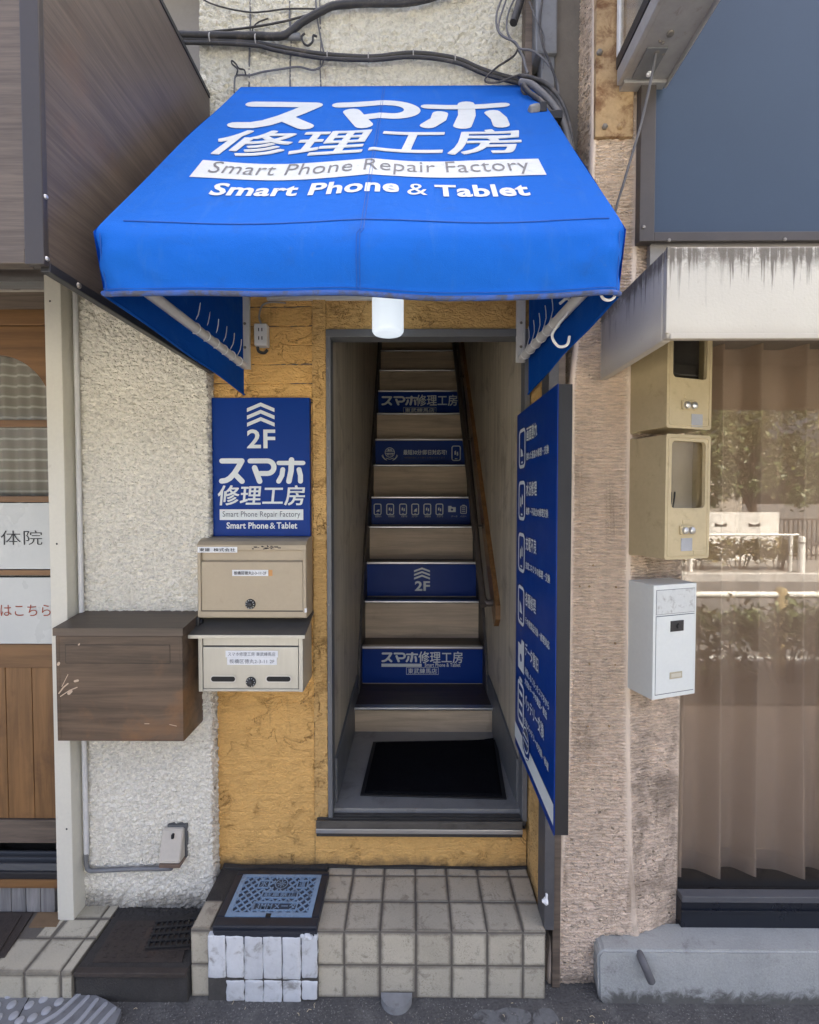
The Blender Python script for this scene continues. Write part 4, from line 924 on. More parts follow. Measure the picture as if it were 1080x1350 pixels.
# ---- socket and wire by the awning
p = WY(344, 441, YW-.03)
sk = thing('outdoor_socket', 'small white double power socket on the ochre wall under the awning', 'socket', (p.x, YW, p.z-.03))
b = NB(); bx(b, p.x-.022, p.x+.022, YW-.036, YW-.003, p.z-.038, p.z+.036, .005, 3); part('housing', b, M['white_metal'], sk)
for dz in (-.014, .014):
    for dx in (-.007, .004): b = NB(); bx(b, p.x+dx, p.x+dx+.003, YW-.0372, YW-.035, p.z+dz-.005, p.z+dz+.006); part('slot', b, M['dark_void'], sk)
b = NB(); tube(b, [(p.x+.002, YW-.03, p.z+.034), (p.x-.006, YW-.028, p.z+.06), (p.x+.002, YW-.02, p.z+.10), (p.x+.03, YW-.012, p.z+.115), (p.x+.08, YW-.012, p.z+.112)], .003, 8, 6); part('wire', b, M['tie'], sk)
b = NB(); tube(b, [(p.x-.015, YW-.02, p.z-.036), (p.x-.012, YW-.016, p.z-.052), (p.x+.005, YW-.012, p.z-.056), (p.x+.016, YW-.01, p.z-.045)], .005, 8, 6); part('wire', b, M['cable'], sk)

# ================================================================== SIGNS
q0, q1 = WY(281, 707, YW-.024), WY(408, 524, YW-.024); YB = YW-.024
sg = thing('stair_sign', 'blue sign board reading 2F with white arrows on the ochre wall', 'sign', ((q0.x+q1.x)/2, YW, q0.z))
b = NB(); bx(b, q0.x, q1.x, YB, YW+.002, q0.z, q1.z, .0025); part('panel', b, M['sign_blue'], sg)
f = facing(YB); pr = lambda *a: prect(YB, *a)
q = pr(326,530.5,362,562.5); chevrons((q[0]+q[2])/2, q[1], q[3], (q[2]-q[0])/2, f, M['print'], sg)
letter('2F', pr(326,566,363,591), f, M['print'], sg, .022)
sumaho(pr(289,603.5,402,638), f, M['print'], sg); letter('修理工房', pr(288,640,402,666), f, M['print'], sg, .022, .1)
q = pr(290,671.5,400,685.5); polys('white_bar', [[(q[0],q[1]),(q[2],q[1]),(q[2],q[3]),(q[0],q[3])]], f, M['print'], sg)
letter('Smart Phone Repair Factory', pr(294,674,396,683.5), facing(YB, .0026), M['text_grey'], sg, 0)
letter('Smart Phone', pr(299,688.5,354,697), f, M['print'], sg, .025); letter('&', pr(356,689,363,697), f, M['print'], sg); letter('Tablet', pr(365,688.5,392,697), f, M['print'], sg, .025)

# projecting price sign on the return wall, its face square to the street front
SX, SY0, SY1, SZ0, SZ1 = .352, 1.195, 1.655, .662, 1.788
sg = thing('service_sign', 'tall blue sign listing phone repair services, standing out beside the doorway', 'sign', (SX, SY1, SZ0))
b = NB(); bx(b, SX, SX+.0025, SY0, SY1, SZ0, SZ1, .0008); part('face', b, M['sign_blue'], sg)
b = NB(); bx(b, SX+.003, SX+.037, SY0+.001, SY1, SZ0+.001, SZ1-.001, .001); part('case', b, M['sign_edge'], sg)
for z in (.9, 1.6): b = NB(); bx(b, SX+.036, XR+.03, 1.49, 1.58, z, z+.03, .002); part('bracket', b, M['galv'], sg)
fx = lambda a, c_, h=0: Vector((SX-.0015-h, a, c_))
SW = SY1-SY0
def srow(z, title, sub, icon, sub2=None):
    yb = SY1-.025
    if icon < 4: phone(lambda a, c_: fx(2*(yb-.05)-a+.0, c_) if False else fx(a, c_), M['print'], sg, yb-.098, z-.058, yb-.018, z+.058, .011, icon)
    elif icon == 4: folder(fx, M['print'], sg, yb-.105, z-.055, yb-.02, z+.05)
    else: battery(fx, M['print'], sg, yb-.10, z-.065, yb-.025, z+.075, .012)
    # lettering runs from the wall towards the street, so the first sign sits deepest
    L = (SY0, SY1); flip = lambda a, c_, h=0: fx(SY1-(a-SY0), c_, h)
    x0 = SY0+.145; letter(title, (x0, z+.015, x0+.032*len(title), z+.058), flip, M['print'], sg, .025)
    letter(sub, (x0, z-.043, x0+min(.27, .0225*len(sub)), z-.020), flip, M['print'], sg, .008)
    if sub2: letter(sub2, (x0, z-.076, x0+min(.25, .0215*len(sub2)), z-.053), flip, M['print'], sg, .008)
for z, a in ((1.668, ('画面割れ','割れた液晶の修理・交換',0)), (1.50, ('水没修理','故障・不具合の修理交換',1)), (1.332, ('充電不良','充電コネクタの修理・交換',2)), (1.160, ('各種修理','その他部品交換・修理対応',3)), (1.002, ('データ復旧','起動しなくなったスマホから',4,'大切なデータの復旧・取出')), (.842, ('バッテリー交換','劣化バッテリーの交換・修理',5))): srow(z, *a)
polys('white_band', [[(SY0,SZ0+.026),(SY1,SZ0+.026),(SY1,SZ0+.080),(SY0,SZ0+.080)]], fx, M['print'], sg)
polys('badge_ground', [[(p_[0], p_[1]) for p_ in arc(SY1-.165, SZ0+.085, .050, .050, 0, 345, 24)]], lambda a, c_: fx(a, c_, .0006), M['sign_blue'], sg)
badge(lambda a, c_, h=0: fx(a, c_, .0012), M['print'], sg, SY1-.165, SZ0+.085, .060, .005)

# ================================================================== MAILBOXES
def dial(par, x, Y, z, r=.0165):
    b = NB(); RX = Matrix.Translation((x, Y, z)) @ Matrix.Rotation(math.pi/2, 4, 'X'); lathe(b, [(r,0),(r,.004),(r*.9,.006)], 24, RX); dl = part('dial', b, M['plastic_black'], par, 40)
    b = NB(); lathe(b, [(r*.58,.006),(r*.55,.016),(r*.4,.018)], 18, RX); part('knob', b, M['plastic_black'], dl, 40)
    b = NB()
    for k in range(10):
        a = 2*math.pi*k/10; lathe(b, [(.0014,.0062),(.0014,.0068)], 6, Matrix.Translation((x+r*.78*math.cos(a), Y, z+r*.78*math.sin(a))) @ Matrix.Rotation(math.pi/2, 4, 'X'))
    part('dial_marks', b, M['print'], dl, kind='stuff')
def sticker(par, f, rect, txt, mt='text_black', bold=.01, pad=.08):
    a0, b0, a1, b1 = rect; polys('name_label', [[(a0,b0),(a1,b0),(a1,b1),(a0,b1)]], f(.0012), M['label_white'], par)
    letter(txt, (a0+(a1-a0)*pad*.6, b0+(b1-b0)*.2, a1-(a1-a0)*pad*.6, b1-(b1-b0)*.2), f(.0020), M[mt], par, bold)
YM = 1.578; q0, q1 = WY(261, 815, YM), WY(403.5, 714, YM); x0, x1, z0, z1 = q0.x, q1.x, q0.z, q1.z
mb = thing('tan_mailbox', 'tan steel mailbox with a black dial lock, above the stainless mailbox', 'mailbox', ((x0+x1)/2, YW, z0))
b = NB()   # shell: rounded-top section with an open, recessed front
sec = [(YW, z0), (YM+.004, z0), (YM, z0+.004), (YM, z0+.022), (YM+.012, z0+.022), (YM+.012, z1-.028), (YM, z1-.028), (YM, z1-.012), (YM+.012, z1-.001), (YM+.035, z1+.007), (YW, z1+.012)]
prism(b, sec, lambda y, z: (x0, y, z), lambda y, z: (x1, y, z)); shell = part('shell', b, M['mail_tan'], mb)
for a, c_ in ((x0+.0005, x0+.011), (x1-.011, x1-.0005)): b = NB(); bx(b, a, c_, YM-.0005, YM+.013, z0+.018, z1-.026, .002); part('side_rim', b, M['mail_tan'], mb)
b = NB(); prism(b, [(YM+.003, z0+.025), (YM+.011, z0+.025), (YM+.018, z1-.052), (YM+.011, z1-.063), (YM+.003, z1-.068)], lambda y, z: (x0+.0125, y, z), lambda y, z: (x1-.0125, y, z)); dr = part('door', b, M['mail_tan'], mb)
b = NB(); bx(b, x0+.012, x1-.012, YM+.0105, YM+.014, z1-.060, z1-.030); part('slot_back_plate', b, M['mail_tan'], mb)  # plain tan plate closing the back of the letter slot
b = NB(); bx(b, x0+.012, x1-.012, YM+.002, YM+.004, z0+.0222, z0+.0245); part('door_gap', b, M['dark_void'], mb)
p = WY(330, 796.5, YM); dial(mb, p.x, YM+.003, p.z)
ff = lambda lift: facing(YM+.003, lift); q = prect(YM, 306, 751.5, 353.5, 759.5); sticker(mb, ff, q, '板橋区徳丸2-3-11-2F')
q = prect(YM, 354, 751.5, 359, 759.5); polys('tape', [[(q[0],q[1]),(q[2],q[1]),(q[2],q[3]),(q[0],q[3])]], ff(.0012), M['label_orange'], mb)
fs = lambda lift: facing(YM, lift); q = prect(YM, 259.5, 721, 313, 728.5); q = (x0+.002, q[1], q[2], min(q[3], z1-.0125)); sticker(mb, fs, q, '東建  株式会社')
b = NB()
for k in range(26):
    a = x0+.215+random.uniform(-.035,.05); z = z1-.020+random.uniform(-.006,.005); wv = random.uniform(.003,.011); bx(b, a, a+wv, YM-.0006, YM+.001, z, z+random.uniform(.001,.004))
part('label_residue', b, M['text_black'], mb, kind='stuff')
p = WY(402, 806, YM); b = NB(); bx(b, x1-.006, x1+.0006, YM-.0006, YM+.01, p.z-.004, p.z+.010); part('tape', b, M['label_white'], mb)

YM = 1.545; q0, q1 = WY(262, 912, YM), WY(399, 838, YM); x0, x1, z0, z1 = q0.x, q1.x, q0.z, q1.z
mb = thing('stainless_mailbox', 'stainless steel mailbox with a sloping dark lid and two oval slots', 'mailbox', ((x0+x1)/2, YW, z0))
b = NB(); prism(b, [(YW, z0), (YM+.008, z0), (YM+.008, z1), (YW, z1+.045)], lambda y, z: (x0, y, z), lambda y, z: (x1, y, z)); part('shell', b, M['mail_steel'], mb)
b = NB(); prism(b, [(YM-.020, z1+.002), (YM-.020, z1+.007), (YW-.001, z1+.052), (YW-.001, z1+.047)], lambda y, z: (x0-.022, y, z), lambda y, z: (x1+.012, y, z)); ld = part('lid', b, M['mail_roof'], mb)
b = NB(); bx(b, x0-.0225, x1+.0125, YM-.0225, YM-.019, z1-.004, z1+.0075, .001); part('lid_edge', b, M['mail_steel'], ld)
for a in ((x0, x0+.013, z0, z1), (x1-.013, x1, z0, z1)): b = NB(); bx(b, a[0], a[1], YM, YM+.009, a[2], a[3], .0015); part('side_rim', b, M['mail_steel'], mb)
b = NB(); bx(b, x0+.0135, x1-.0135, YM+.002, YM+.009, z0, z0+.008, .0015); part('bottom_rim', b, M['mail_steel'], mb)
zs_ = WY(330, 852, YM).z
b = NB(); bx(b, x0+.015, x1-.015, YM+.0035, YM+.009, zs_+.001, z1-.002, .001); part('flap', b, M['mail_steel'], mb)
b = NB(); bx(b, x0+.015, x1-.015, YM+.001, YM+.009, z0+.010, zs_-.003, .0015); part('door', b, M['mail_steel'], mb)
b = NB(); bx(b, x0+.0135, x1-.0135, YM+.0065, YM+.0085, z0+.008, z1-.001); part('door_gap', b, M['dark_void'], mb)
for pa, pb in ((278, 311), (351, 384)):
    q = prect(YM, pa, 891, pb, 899); r = (q[3]-q[1])/2; out = round_rect(q[0], q[1], q[2], q[3], r*.98)[:-1]
    b = NB(); prism(b, out, lambda a, c_: (a, YM-.0012, c_), lambda a, c_: (a, YM+.003, c_)); part('oval_slot', b, M['dark_void'], mb)
    strokes('slot_rim', [out+[out[0]]], .0035, facing(YM+.001, .0030), M['alu'], mb)
p = WY(331, 899, YM); dial(mb, p.x, YM+.001, p.z)
ff = lambda lift: facing(YM+.001, lift); sticker(mb, ff, prect(YM, 297.5, 858, 366.5, 866.7), 'スマホ修理工房 東武練馬店', 'text_grey', 0); sticker(mb, ff, prect(YM, 299.5, 867, 365, 876.5), '板橋区徳丸2-3-11 2F', 'text_grey', 0)

YM = 1.492; q0, q1 = WY(76, 977, YM), WY(240.5, 838, YM); x0, x1, z0, z1 = q0.x, q1.x, q0.z, q1.z
mb = thing('wooden_mailbox', 'large dark stained wooden mailbox with a slanted lid on the roughcast wall', 'mailbox', ((x0+x1)/2, YS, z0))
b = NB(); bx(b, x0, x1, YM, YS+.004, z0, z1-.002, .0025); bd_ = part('box', b, M['wood_box'], mb)
b = NB(); prism(b, [(YM-.006, z1), (YM-.006, z1+.024), (YS+.002, z1+.046), (YS+.002, z1)], lambda y, z: (x0-.004, y, z), lambda y, z: (x1+.004, y, z)); part('lid', b, M['wood_box_lid'], mb)
q = prect(YM, 87, 850.5, 224, 874); b = NB(); bx(b, q[0], q[2], YM-.0012, YM+.004, q[1], q[3], .001); part('letter_flap', b, M['wood_box'], mb)
strokes('flap_gap', [[(q[0],q[1]),(q[2],q[1])],[(q[2],q[1]),(q[2],q[3])],[(q[2],q[3]),(q[0],q[3])],[(q[0],q[3]),(q[0],q[1])]], .0022, facing(YM, .0006), M['dark_void'], mb)
for a, c_ in ((x0+.001, x0+.012), (x1-.012, x1-.001)): b = NB(); bx(b, a, c_, YM-.001, YM+.01, z0+.001, z1-.003, .001); part('corner_strip', b, M['wood_box'], mb)
p = WY(258, 822, 1.6); b = NB(); bx(b, x1+.004, x1+.016, 1.575, 1.60, z1+.004, z1+.035, .002); lathe(b, [(.008,0),(.008,.006)], 14, Matrix.Translation((x1+.016, 1.588, z1+.02)) @ Matrix.Rotation(math.pi/2, 4, 'Y')); part('hinge', b, M['black_metal'], mb, 40)
b = NB()
for pts, wv in ((((78,914),(84,906),(90,901)),.004), (((80,918),(92,910),(102,906)),.003), (((91,914),(94,911)),.010), (((99,898),(103,897)),.007), (((77,876),(78,874)),.008), (((82,905),(90,889)),.002), (((104,850),(105,849)),.005), (((191,954),(197,954)),.002), (((224,955),(233,957)),.002)):
    V, Fc = [], []; P2 = [WY(*p_, YM) for p_ in pts]; capsule([(p_.x, p_.z) for p_ in P2], wv, V, Fc, 5); vs = [b.verts.new((p_[0], YM-.0012, p_[1])) for p_ in V]
    for q in Fc: b.faces.new([vs[i] for i in q])
part('paint_spatter', b, M['paint_chip'], mb, kind='stuff')

# ================================================================== LEFT SHOP
# brown sign box over the left shop
dz0_ = WY(30, 368, 1.60).z
bxL, bF, bZ0, bZ1 = -.668, .885, 1.93, 2.826
sb = thing('shop_fascia_box', 'dark brown wood-grain fascia box over the left shop', 'fascia', (-1.6, bF, bZ0))
b = NB(); bx(b, -2.6, bxL-.012, bF+.006, bF+.03, bZ0+.006, bZ1-.006); bx(b, bxL-.03, bxL-.012, bF+.031, YS-.006, bZ0+.004, bZ1-.006); bx(b, -2.6, bxL-.031, bF+.031, YS+.02, bZ1-.03, bZ1-.006); bx(b, -2.6, bxL-.031, 1.50, YS+.02, dz0_, dz0_+.02); part('core', b, M['brown_trim'], sb)
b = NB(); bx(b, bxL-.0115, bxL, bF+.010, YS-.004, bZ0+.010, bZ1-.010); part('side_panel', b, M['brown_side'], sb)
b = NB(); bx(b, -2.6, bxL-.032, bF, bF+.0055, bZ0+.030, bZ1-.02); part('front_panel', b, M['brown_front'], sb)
b = NB(); bx(b, bxL-.0315, bxL+.003, bF-.004, bF+.0095, bZ0, bZ1+.004, .002); part('corner_trim', b, M['brown_trim'], sb)
b = NB(); bx(b, -2.6, bxL-.032, bF-.003, bF+.02, bZ0+.002, bZ0+.029, .002); part('bottom_trim', b, M['brown_front'], sb)
b = NB(); bx(b, bxL-.014, bxL+.004, bF+.01, YS-.006, bZ0-.008, bZ0+.0095, .002); part('bottom_edge', b, M['black_metal'], sb)
b = NB(); bx(b, bxL-.013, bxL+.003, bF+.01, YS-.005, bZ1-.0095, bZ1+.006, .002); part('top_edge', b, M['black_metal'], sb)
for px, py in ((71, 270), (64, 344)): b = NB(); p = WX(px, py, bxL); lathe(b, [(.0045,0),(.003,.003)], 10, Matrix.Translation((bxL+.003, bF+.004, p.z)) @ Matrix.Rotation(math.pi/2, 4, 'Y')); part('screw', b, M['alu'], sb)
p = WX(101, 382, bxL); b = NB(); lathe(b, [(.006,0),(.004,.004)], 10, Matrix.Translation((bxL+.004, p.y, bZ0)) @ Matrix.Rotation(math.pi/2, 4, 'Y')); part('screw', b, M['bolt'], sb)
# cream post
p0, p1 = WY(76, 1210, 1.57), WY(97, 1200, 1.57)
po = thing('cream_post', 'square cream painted timber post between the left shop door and the roughcast', 'post', ((p0.x+p1.x)/2, 1.57, .10))
b = NB(); bx(b, p0.x, p1.x, 1.57, YS+.01, .098, 2.3, .003); part('shaft', b, M['post'], po)
for px, py in ((66, 397), (75, 717), (88, 1093)): p = WY(px, py, 1.57); b = NB(); lathe(b, [(.0035,0),(.002,.001)], 8, Matrix.Translation((p.x, 1.5695, p.z)) @ Matrix.Rotation(math.pi/2, 4, 'X')); part('nail', b, M['black_metal'], po)
# conduit and cover
cx = p1.x + .014; p = WY(222, 1146, YS-.012)
cn = thing('grey_conduit', 'thin grey conduit running down the roughcast beside the cream post', 'conduit', (cx, YS, .3))
b = NB(); tube(b, [(cx, YS-.012, 2.3), (cx, YS-.012, 1.2), (cx, YS-.012, p.z+.05)], .0085, 10, 0); part('casing', b, M['white_metal'], cn, 40)
b = NB(); tube(b, [(cx, YS-.014, p.z+.055), (cx+.001, YS-.014, p.z+.015), (cx+.012, YS-.014, p.z-.004), (cx+.05, YS-.014, p.z-.004), (p.x-.12, YS-.014, p.z+.002), (p.x, YS-.014, p.z+.004), (p.x+.012, YS-.02, p.z+.012)], .0075, 10, 6); part('pipe', b, M['galv'], cn, 40)
q0, q1 = WY(211, 1139, YS-.04), WY(245, 1093, YS-.02)
jb = thing('junction_cover', 'small cream plastic wedge-shaped cable cover low on the roughcast', 'cable cover', ((q0.x+q1.x)/2, YS, q0.z))
b = NB(); prism(b, [(YS+.004, q0.z+.004), (YS-.050, q0.z+.008), (YS-.052, q0.z+.014), (YS-.022, q1.z), (YS+.004, q1.z+.002)], lambda y, z: (q0.x, y, z), lambda y, z: (q1.x-.008, y, z)); bmesh.ops.bevel(b, geom=b.edges[:], offset=.003, segments=2, affect='EDGES'); part('cover', b, mat('aged_cream_plastic', (.50,.46,.39), .5, dirt=((.25,.2,.15), .4, 20, .6)), jb)
b = NB(); bx(b, q0.x, q1.x-.008, YS-.049, YS, q0.z-.008, q0.z+.005, .002); part('foot', b, mat('brown_plastic', (.16,.11,.08), .5), jb)
p = WY(228, 1102, YS-.03); b = NB(); bx(b, p.x-.004, p.x+.004, YS-.036, YS-.02, p.z-.008, p.z+.006, .002); part('knockout', b, M['dark_void'], jb)
b = NB(); bx(b, q0.x+.012, q1.x-.002, YS-.012, YS+.004, q0.z+.0, q1.z+.008, .002); part('back_plate', b, M['dark_grey'], jb)

# door of the left shop
YD = 1.662; DX1 = p0.x = WY(76, 1210, 1.57).x
dz = lambda py, Y=YD: WY(30, py, Y).z
dx0 = -1.66; cxa = (dx0+DX1)/2
dr = thing('shop_door', 'brown timber sliding door with arched glass and white notices', 'door', (cxa, YD, .2))
b = NB(); bx(b, dx0-.6, DX1+.003, YD-.03, YS+.06, dz(388), dz(370)+.2, .003); hd = part('lintel', b, M['post'], dr)
b = NB(); bx(b, dx0-.6, DX1+.003, YD-.045, YD-.031, dz(388), dz(376), .002); part('lintel_strip', b, M['alu'], hd)
b = NB(); bx(b, dx0-.6, DX1+.003, YD-.012, YD+.02, dz(430), dz(388)-.001, .002); part('head_rail', b, M['door_wood_h'], dr)
b = NB(); bx(b, dx0-.6, DX1+.003, YD-.022, YD-.0125, dz(410), dz(388)-.001, .002); part('head_rail', b, M['door_wood_dark'], dr)
ra = .200; acx = WY(-6, 540, YD).x; zc = dz(545); ztop = dz(431)
b = NB()  # arched head: a board with a round opening
NA = 28; outer = []; inner = []
for k in range(NA+1):
    a = math.pi*k/NA; inner.append((acx+ra*math.cos(a), zc+ra*1.0*math.sin(a)))
    ox = max(min(acx+ra*math.cos(a)*3, DX1+.002), 2*acx-DX1-.002); oz = ztop
    if k == 0: outer.append((DX1+.002, zc))
    elif k == NA: outer.append((2*acx-DX1-.002, zc))
    else: outer.append((ox, oz if abs(math.cos(a)) < .8 else zc+(ztop-zc)*min(1, math.sin(a)/.6)))
for yy in (YD-.004, YD+.02):
    vi = [b.verts.new((x, yy, z)) for x, z in inner]; vo = [b.verts.new((x, yy, z)) for x, z in outer]
    for k in range(NA): b.faces.new((vi[k], vi[k+1], vo[k+1], vo[k]))
    if yy < YD: keep = vi
for k in range(NA): b.faces.new((keep[k], keep[k+1], vi[k+1], vi[k]))
part('arched_head', b, M['door_wood_h'], dr)
for sx in (DX1-.004, 2*acx-DX1+.004-.03): b = NB(); bx(b, sx-.012 if sx > acx else sx, sx+.006, YD-.003, YD+.019, .3, zc, .001); part('stile', b, M['door_wood'], dr)
for py0, py1 in ((563,554),(662,654),(758,751)): b = NB(); bx(b, 2*acx-DX1, DX1+.002, YD-.008, YD+.018, dz(py0), dz(py1), .002); part('glazing_bar', b, M['door_wood_h'], dr)
b = NB(); bx(b, 2*acx-DX1, DX1, YD+.006, YD+.010, dz(850), zc+ra+.01); part('pane', b, M['door_glass'], dr)
nu, nv = 120, 40; P = np.zeros((nv, nu, 3)); zz = np.linspace(dz(662), zc+ra+.02, nv)
for jx in range(nu):
    u = jx/(nu-1); P[:,jx,0] = 2*acx-DX1+(2*DX1-2*acx)*u; P[:,jx,1] = YD+.045+.008*math.sin(u*60)+.004*math.sin(u*23+1); P[:,jx,2] = zz + .003*math.sin(u*30)
link('net_curtain', sheet_mesh('net_curtain', P), M['net'], dr)
b = NB(); bx(b, dx0-.6, DX1, YD+.30, YD+.32, .2, 2.4); part('dark_interior', b, flat('dark_interior', (.05,.045,.04), .9), dr)
for py0, py1, nm in ((750,663,'a'),(848,761,'b')):
    b = NB(); bx(b, 2*acx-DX1+.004, DX1-.004, YD-.007, YD-.001, dz(py0), dz(py1), .001); nt = part('notice_sheet', b, M['sheet_white'], dr)
    if nm == 'a': letter('整体院', (*[WY(-24, 718, YD).x, WY(0, 718, YD).z], WY(58, 700, YD).x, WY(58, 699, YD).z), facing(YD-.007), M['text_black'], nt, -.006)
    else: letter('入口はこちら', (WY(-33, 812, YD).x, WY(0, 812, YD).z, WY(69, 796, YD).x, WY(69, 796, YD).z), facing(YD-.007), M['text_red'], nt, .0)
b = NB(); bx(b, 2*acx-DX1, DX1+.001, YD-.004, YD+.018, dz(880), dz(849), .002); part('mid_rail', b, M['door_wood_h'], dr)
pw = .0925; xk = WY(43, 960, YD).x
while xk > dx0-.1: xk -= pw
while xk < DX1:
    a, c_ = max(xk, 2*acx-DX1), min(xk+pw, DX1)
    if c_-a > .02: b = NB(); bx(b, a+.0012, c_-.0012, YD+.001, YD+.014, dz(1079), dz(880)-.001, .002); part('plank', b, M['door_wood'], dr)
    xk += pw
b = NB(); bx(b, 2*acx-DX1, DX1+.001, YD+.010, YD+.02, dz(1079), dz(850)); part('backing', b, M['dark_void'], dr)
b = NB(); bx(b, 2*acx-DX1, DX1+.001, YD-.006, YD+.018, dz(1110), dz(1080), .002); part('bottom_rail', b, M['door_wood_dark'], dr)
b = NB(); bx(b, dx0-.6, DX1+.002, YD-.07, YD+.03, dz(1146), dz(1130), .003); tk = part('track', b, M['black_metal'], dr)
for k in range(3): b = NB(); bx(b, dx0-.6, DX1+.002, YD-.062+.028*k, YD-.054+.028*k, dz(1130), dz(1122), .001); part('rail', b, M['dark_grey'], tk)
b = NB(); bx(b, dx0-.6, DX1+.002, YD-.076, YD-.0705, dz(1148), dz(1138), .001); part('sill_strip', b, M['door_wood_h'], tk)
xk = DX1-.03
while xk > dx0-.3:
    b = NB(); bx(b, xk-.049, xk-.0015, YD-.062, YD-.04, .10, dz(1146)-.001, .002); part('base_plank', b, M['grey_plank'], dr); xk -= .05
b = NB(); bx(b, dx0-.6, DX1, YD-.045, YD+.10, .05, dz(1146)-.002); part('base_core', b, M['dark_void'], dr)
b = NB(); bx(b, -3.2, dx0-.03, YD-.02, YD+.06, 0, 3.6); bx(b, dx0-.6, -.7, YD+.33, YD+.40, 0, 3.6); single('side_wall', b, M['far_wall'], 'plain grey wall at the far left behind the left shop door', 'wall')

# ================================================================== RIGHT SHOP
# slate blue panel over the shop
b = NB(); bx(b, .70, 5.0, 1.462, 1.75, 2.02, 3.6); bx(b, 2.9, 5.0, 1.50, 1.75, 0, 2.02); single('shop_wall', b, M['far_wall'], 'plain wall behind the slate blue panel and right of the shop window', 'wall')
bp = thing('slate_panel', 'large smooth slate blue panel in a bronze frame over the shop window', 'panel', (1.4, 1.45, 2.24))
p = WY(859, 310, 1.45); fx0 = WY(841, 200, 1.45).x
b = NB(); bx(b, p.x-.004, 2.9, 1.448, 1.459, p.z-.003, 3.6); part('sheet', b, M['board_blue'], bp)
b = NB(); bx(b, fx0, p.x, 1.432, 1.461, p.z-.026, 3.6, .002); part('side_frame', b, M['board_frame'], bp)
b = NB(); bx(b, p.x+.0005, 2.9, 1.434, 1.4475, p.z-.025, p.z+.001, .002); part('bottom_frame', b, M['board_frame'], bp)
for px, py in ((849, 299), (883, 316), (1036, 315)): q = WY(px, py, 1.43); b = NB(); lathe(b, [(.0055,0),(.0045,.003),(.001,.0038)], 12, Matrix.Translation((q.x, 1.4335 if px > 860 else 1.4315, q.z)) @ Matrix.Rotation(math.pi/2, 4, 'X')); part('screw', b, M['bolt'], bp, 40)
# white canopy
CX, CY0, CY1, CZ0, CZ1 = .560, 1.088, 1.462, 1.862, 2.062
cp = thing('window_canopy', 'streaky dirty white canopy slab over the shop window', 'canopy', (1.6, CY0, CZ0))
b = NB(); bx(b, CX, 2.9, CY0, CY0+.022, CZ0, CZ1, .006, 3); part('fascia', b, M['canopy'], cp, 40)
b = NB(); bx(b, CX, CX+.022, CY0+.0225, CY1+.05, CZ0, CZ1, .005, 3); part('end_panel', b, M['canopy'], cp, 40)
b = NB(); bx(b, CX+.0225, 2.9, CY0+.0225, CY1, CZ1-.03, CZ1-.004); part('slab', b, M['canopy'], cp, 40)
b = NB(); bx(b, CX+.006, 2.9, CY0-.0035, CY0+.004, CZ0-.002, CZ0+.010, .002); part('drip_edge', b, M['canopy'], cp)
b = NB(); bx(b, CX-.003, CX+.004, CY0-.003, CY0+.005, CZ0+.011, CZ1-.002, .001); part('corner_bead', b, M['canopy'], cp)
# rusty plate on the pillar
pl = thing('rusty_plate', 'rusty steel mounting plate bolted to the pillar top under the hanging sign', 'plate', (.59, YP, 2.57))
q0 = WY(785, 180, 1.455); q1 = WY(835, 180, 1.455); b = NB(); bx(b, q0.x, q1.x, 1.455, YP+.01, q0.z, 3.55, .0015); part('plate', b, M['rust'], pl)
for px, py in ((797, 168), (817, 168), (790, 70)):
    p = WY(px, py, 1.455); b = NB(); lathe(b, [(.0085,0),(.0085,.006),(.005,.010)], 6, Matrix.Translation((p.x, 1.455, p.z)) @ Matrix.Rotation(math.pi/2, 4, 'X')); part('bolt', b, M['rust' if px == 817 else 'bolt'], pl)
# projecting sign, seen from below
HX0, HX1, HY0, HY1, HZ = .588, .728, .45, 1.452, 2.700
hs = thing('projecting_sign', 'projecting sign box in a steel frame above the window canopy, seen from below', 'sign', (.665, HY1, HZ))
b = NB(); bx(b, HX0+.012, HX1-.006, HY0, HY1-.03, HZ+.0, HZ+.012, .001); bx(b, HX1-.0055, HX1, HY0, HY1-.012, HZ-.012, HZ+.05, .0015); part('bottom_channel', b, M['steel'], hs)
b = NB(); bx(b, HX0-.002, HX0+.0115, HY0, HY1-.012, HZ-.004, HZ+.040, .003); part('lower_frame', b, M['steel'], hs)
b = NB(); bx(b, HX0-.004, HX0+.004, HY0, HY1-.010, HZ+.042, HZ+.075, .002); part('gasket', b, M['black_metal'], hs)
b = NB(); bx(b, HX0, HX0+.003, HY0, HY1-.03, HZ+.076, 3.5); part('cover_pane', b, M['clear_panel'], hs)
b = NB(); bx(b, HX0+.016, HX0+.02, HY0, HY1-.03, HZ+.013, 3.5); part('light_panel', b, M['diffuser'], hs)
b = NB(); bx(b, HX0-.004, HX0+.010, HY1-.030, HY1-.0105, HZ+.076, 3.5, .003); part('edge_tube', b, M['white_metal'], hs)
b = NB(); bx(b, HX0+.012, HX1-.006, HY1-.029, HY1+.004, HZ-.008, 3.5, .002); part('rear_frame', b, M['steel'], hs)
b = NB(); bx(b, HX1-.005, HX1-.001, HY0, HY1-.03, HZ+.051, 3.5); part('far_pane', b, M['diffuser'], hs)
b = NB(); bx(b, HX0+.03, HX0+.085, HY1-.13, HY1-.035, HZ-.004, HZ-.0005, .001); part('patch_plate', b, M['galv'], hs)
for px, py, r in ((884,44,.009),(874,56,.004),(870,54,.003),(866,68,.008),(856,95,.008),(875,70,.004)):
    p = WZ(px, py, HZ-.001); b = NB(); lathe(b, [(r*.5,-.005),(r*.95,-.004),(r,0)], 12, Matrix.Translation((p.x, p.y, HZ-.0045 if px == 856 else HZ))); part('bolt', b, M['rail_white' if px == 856 else 'bolt'], hs, 40)
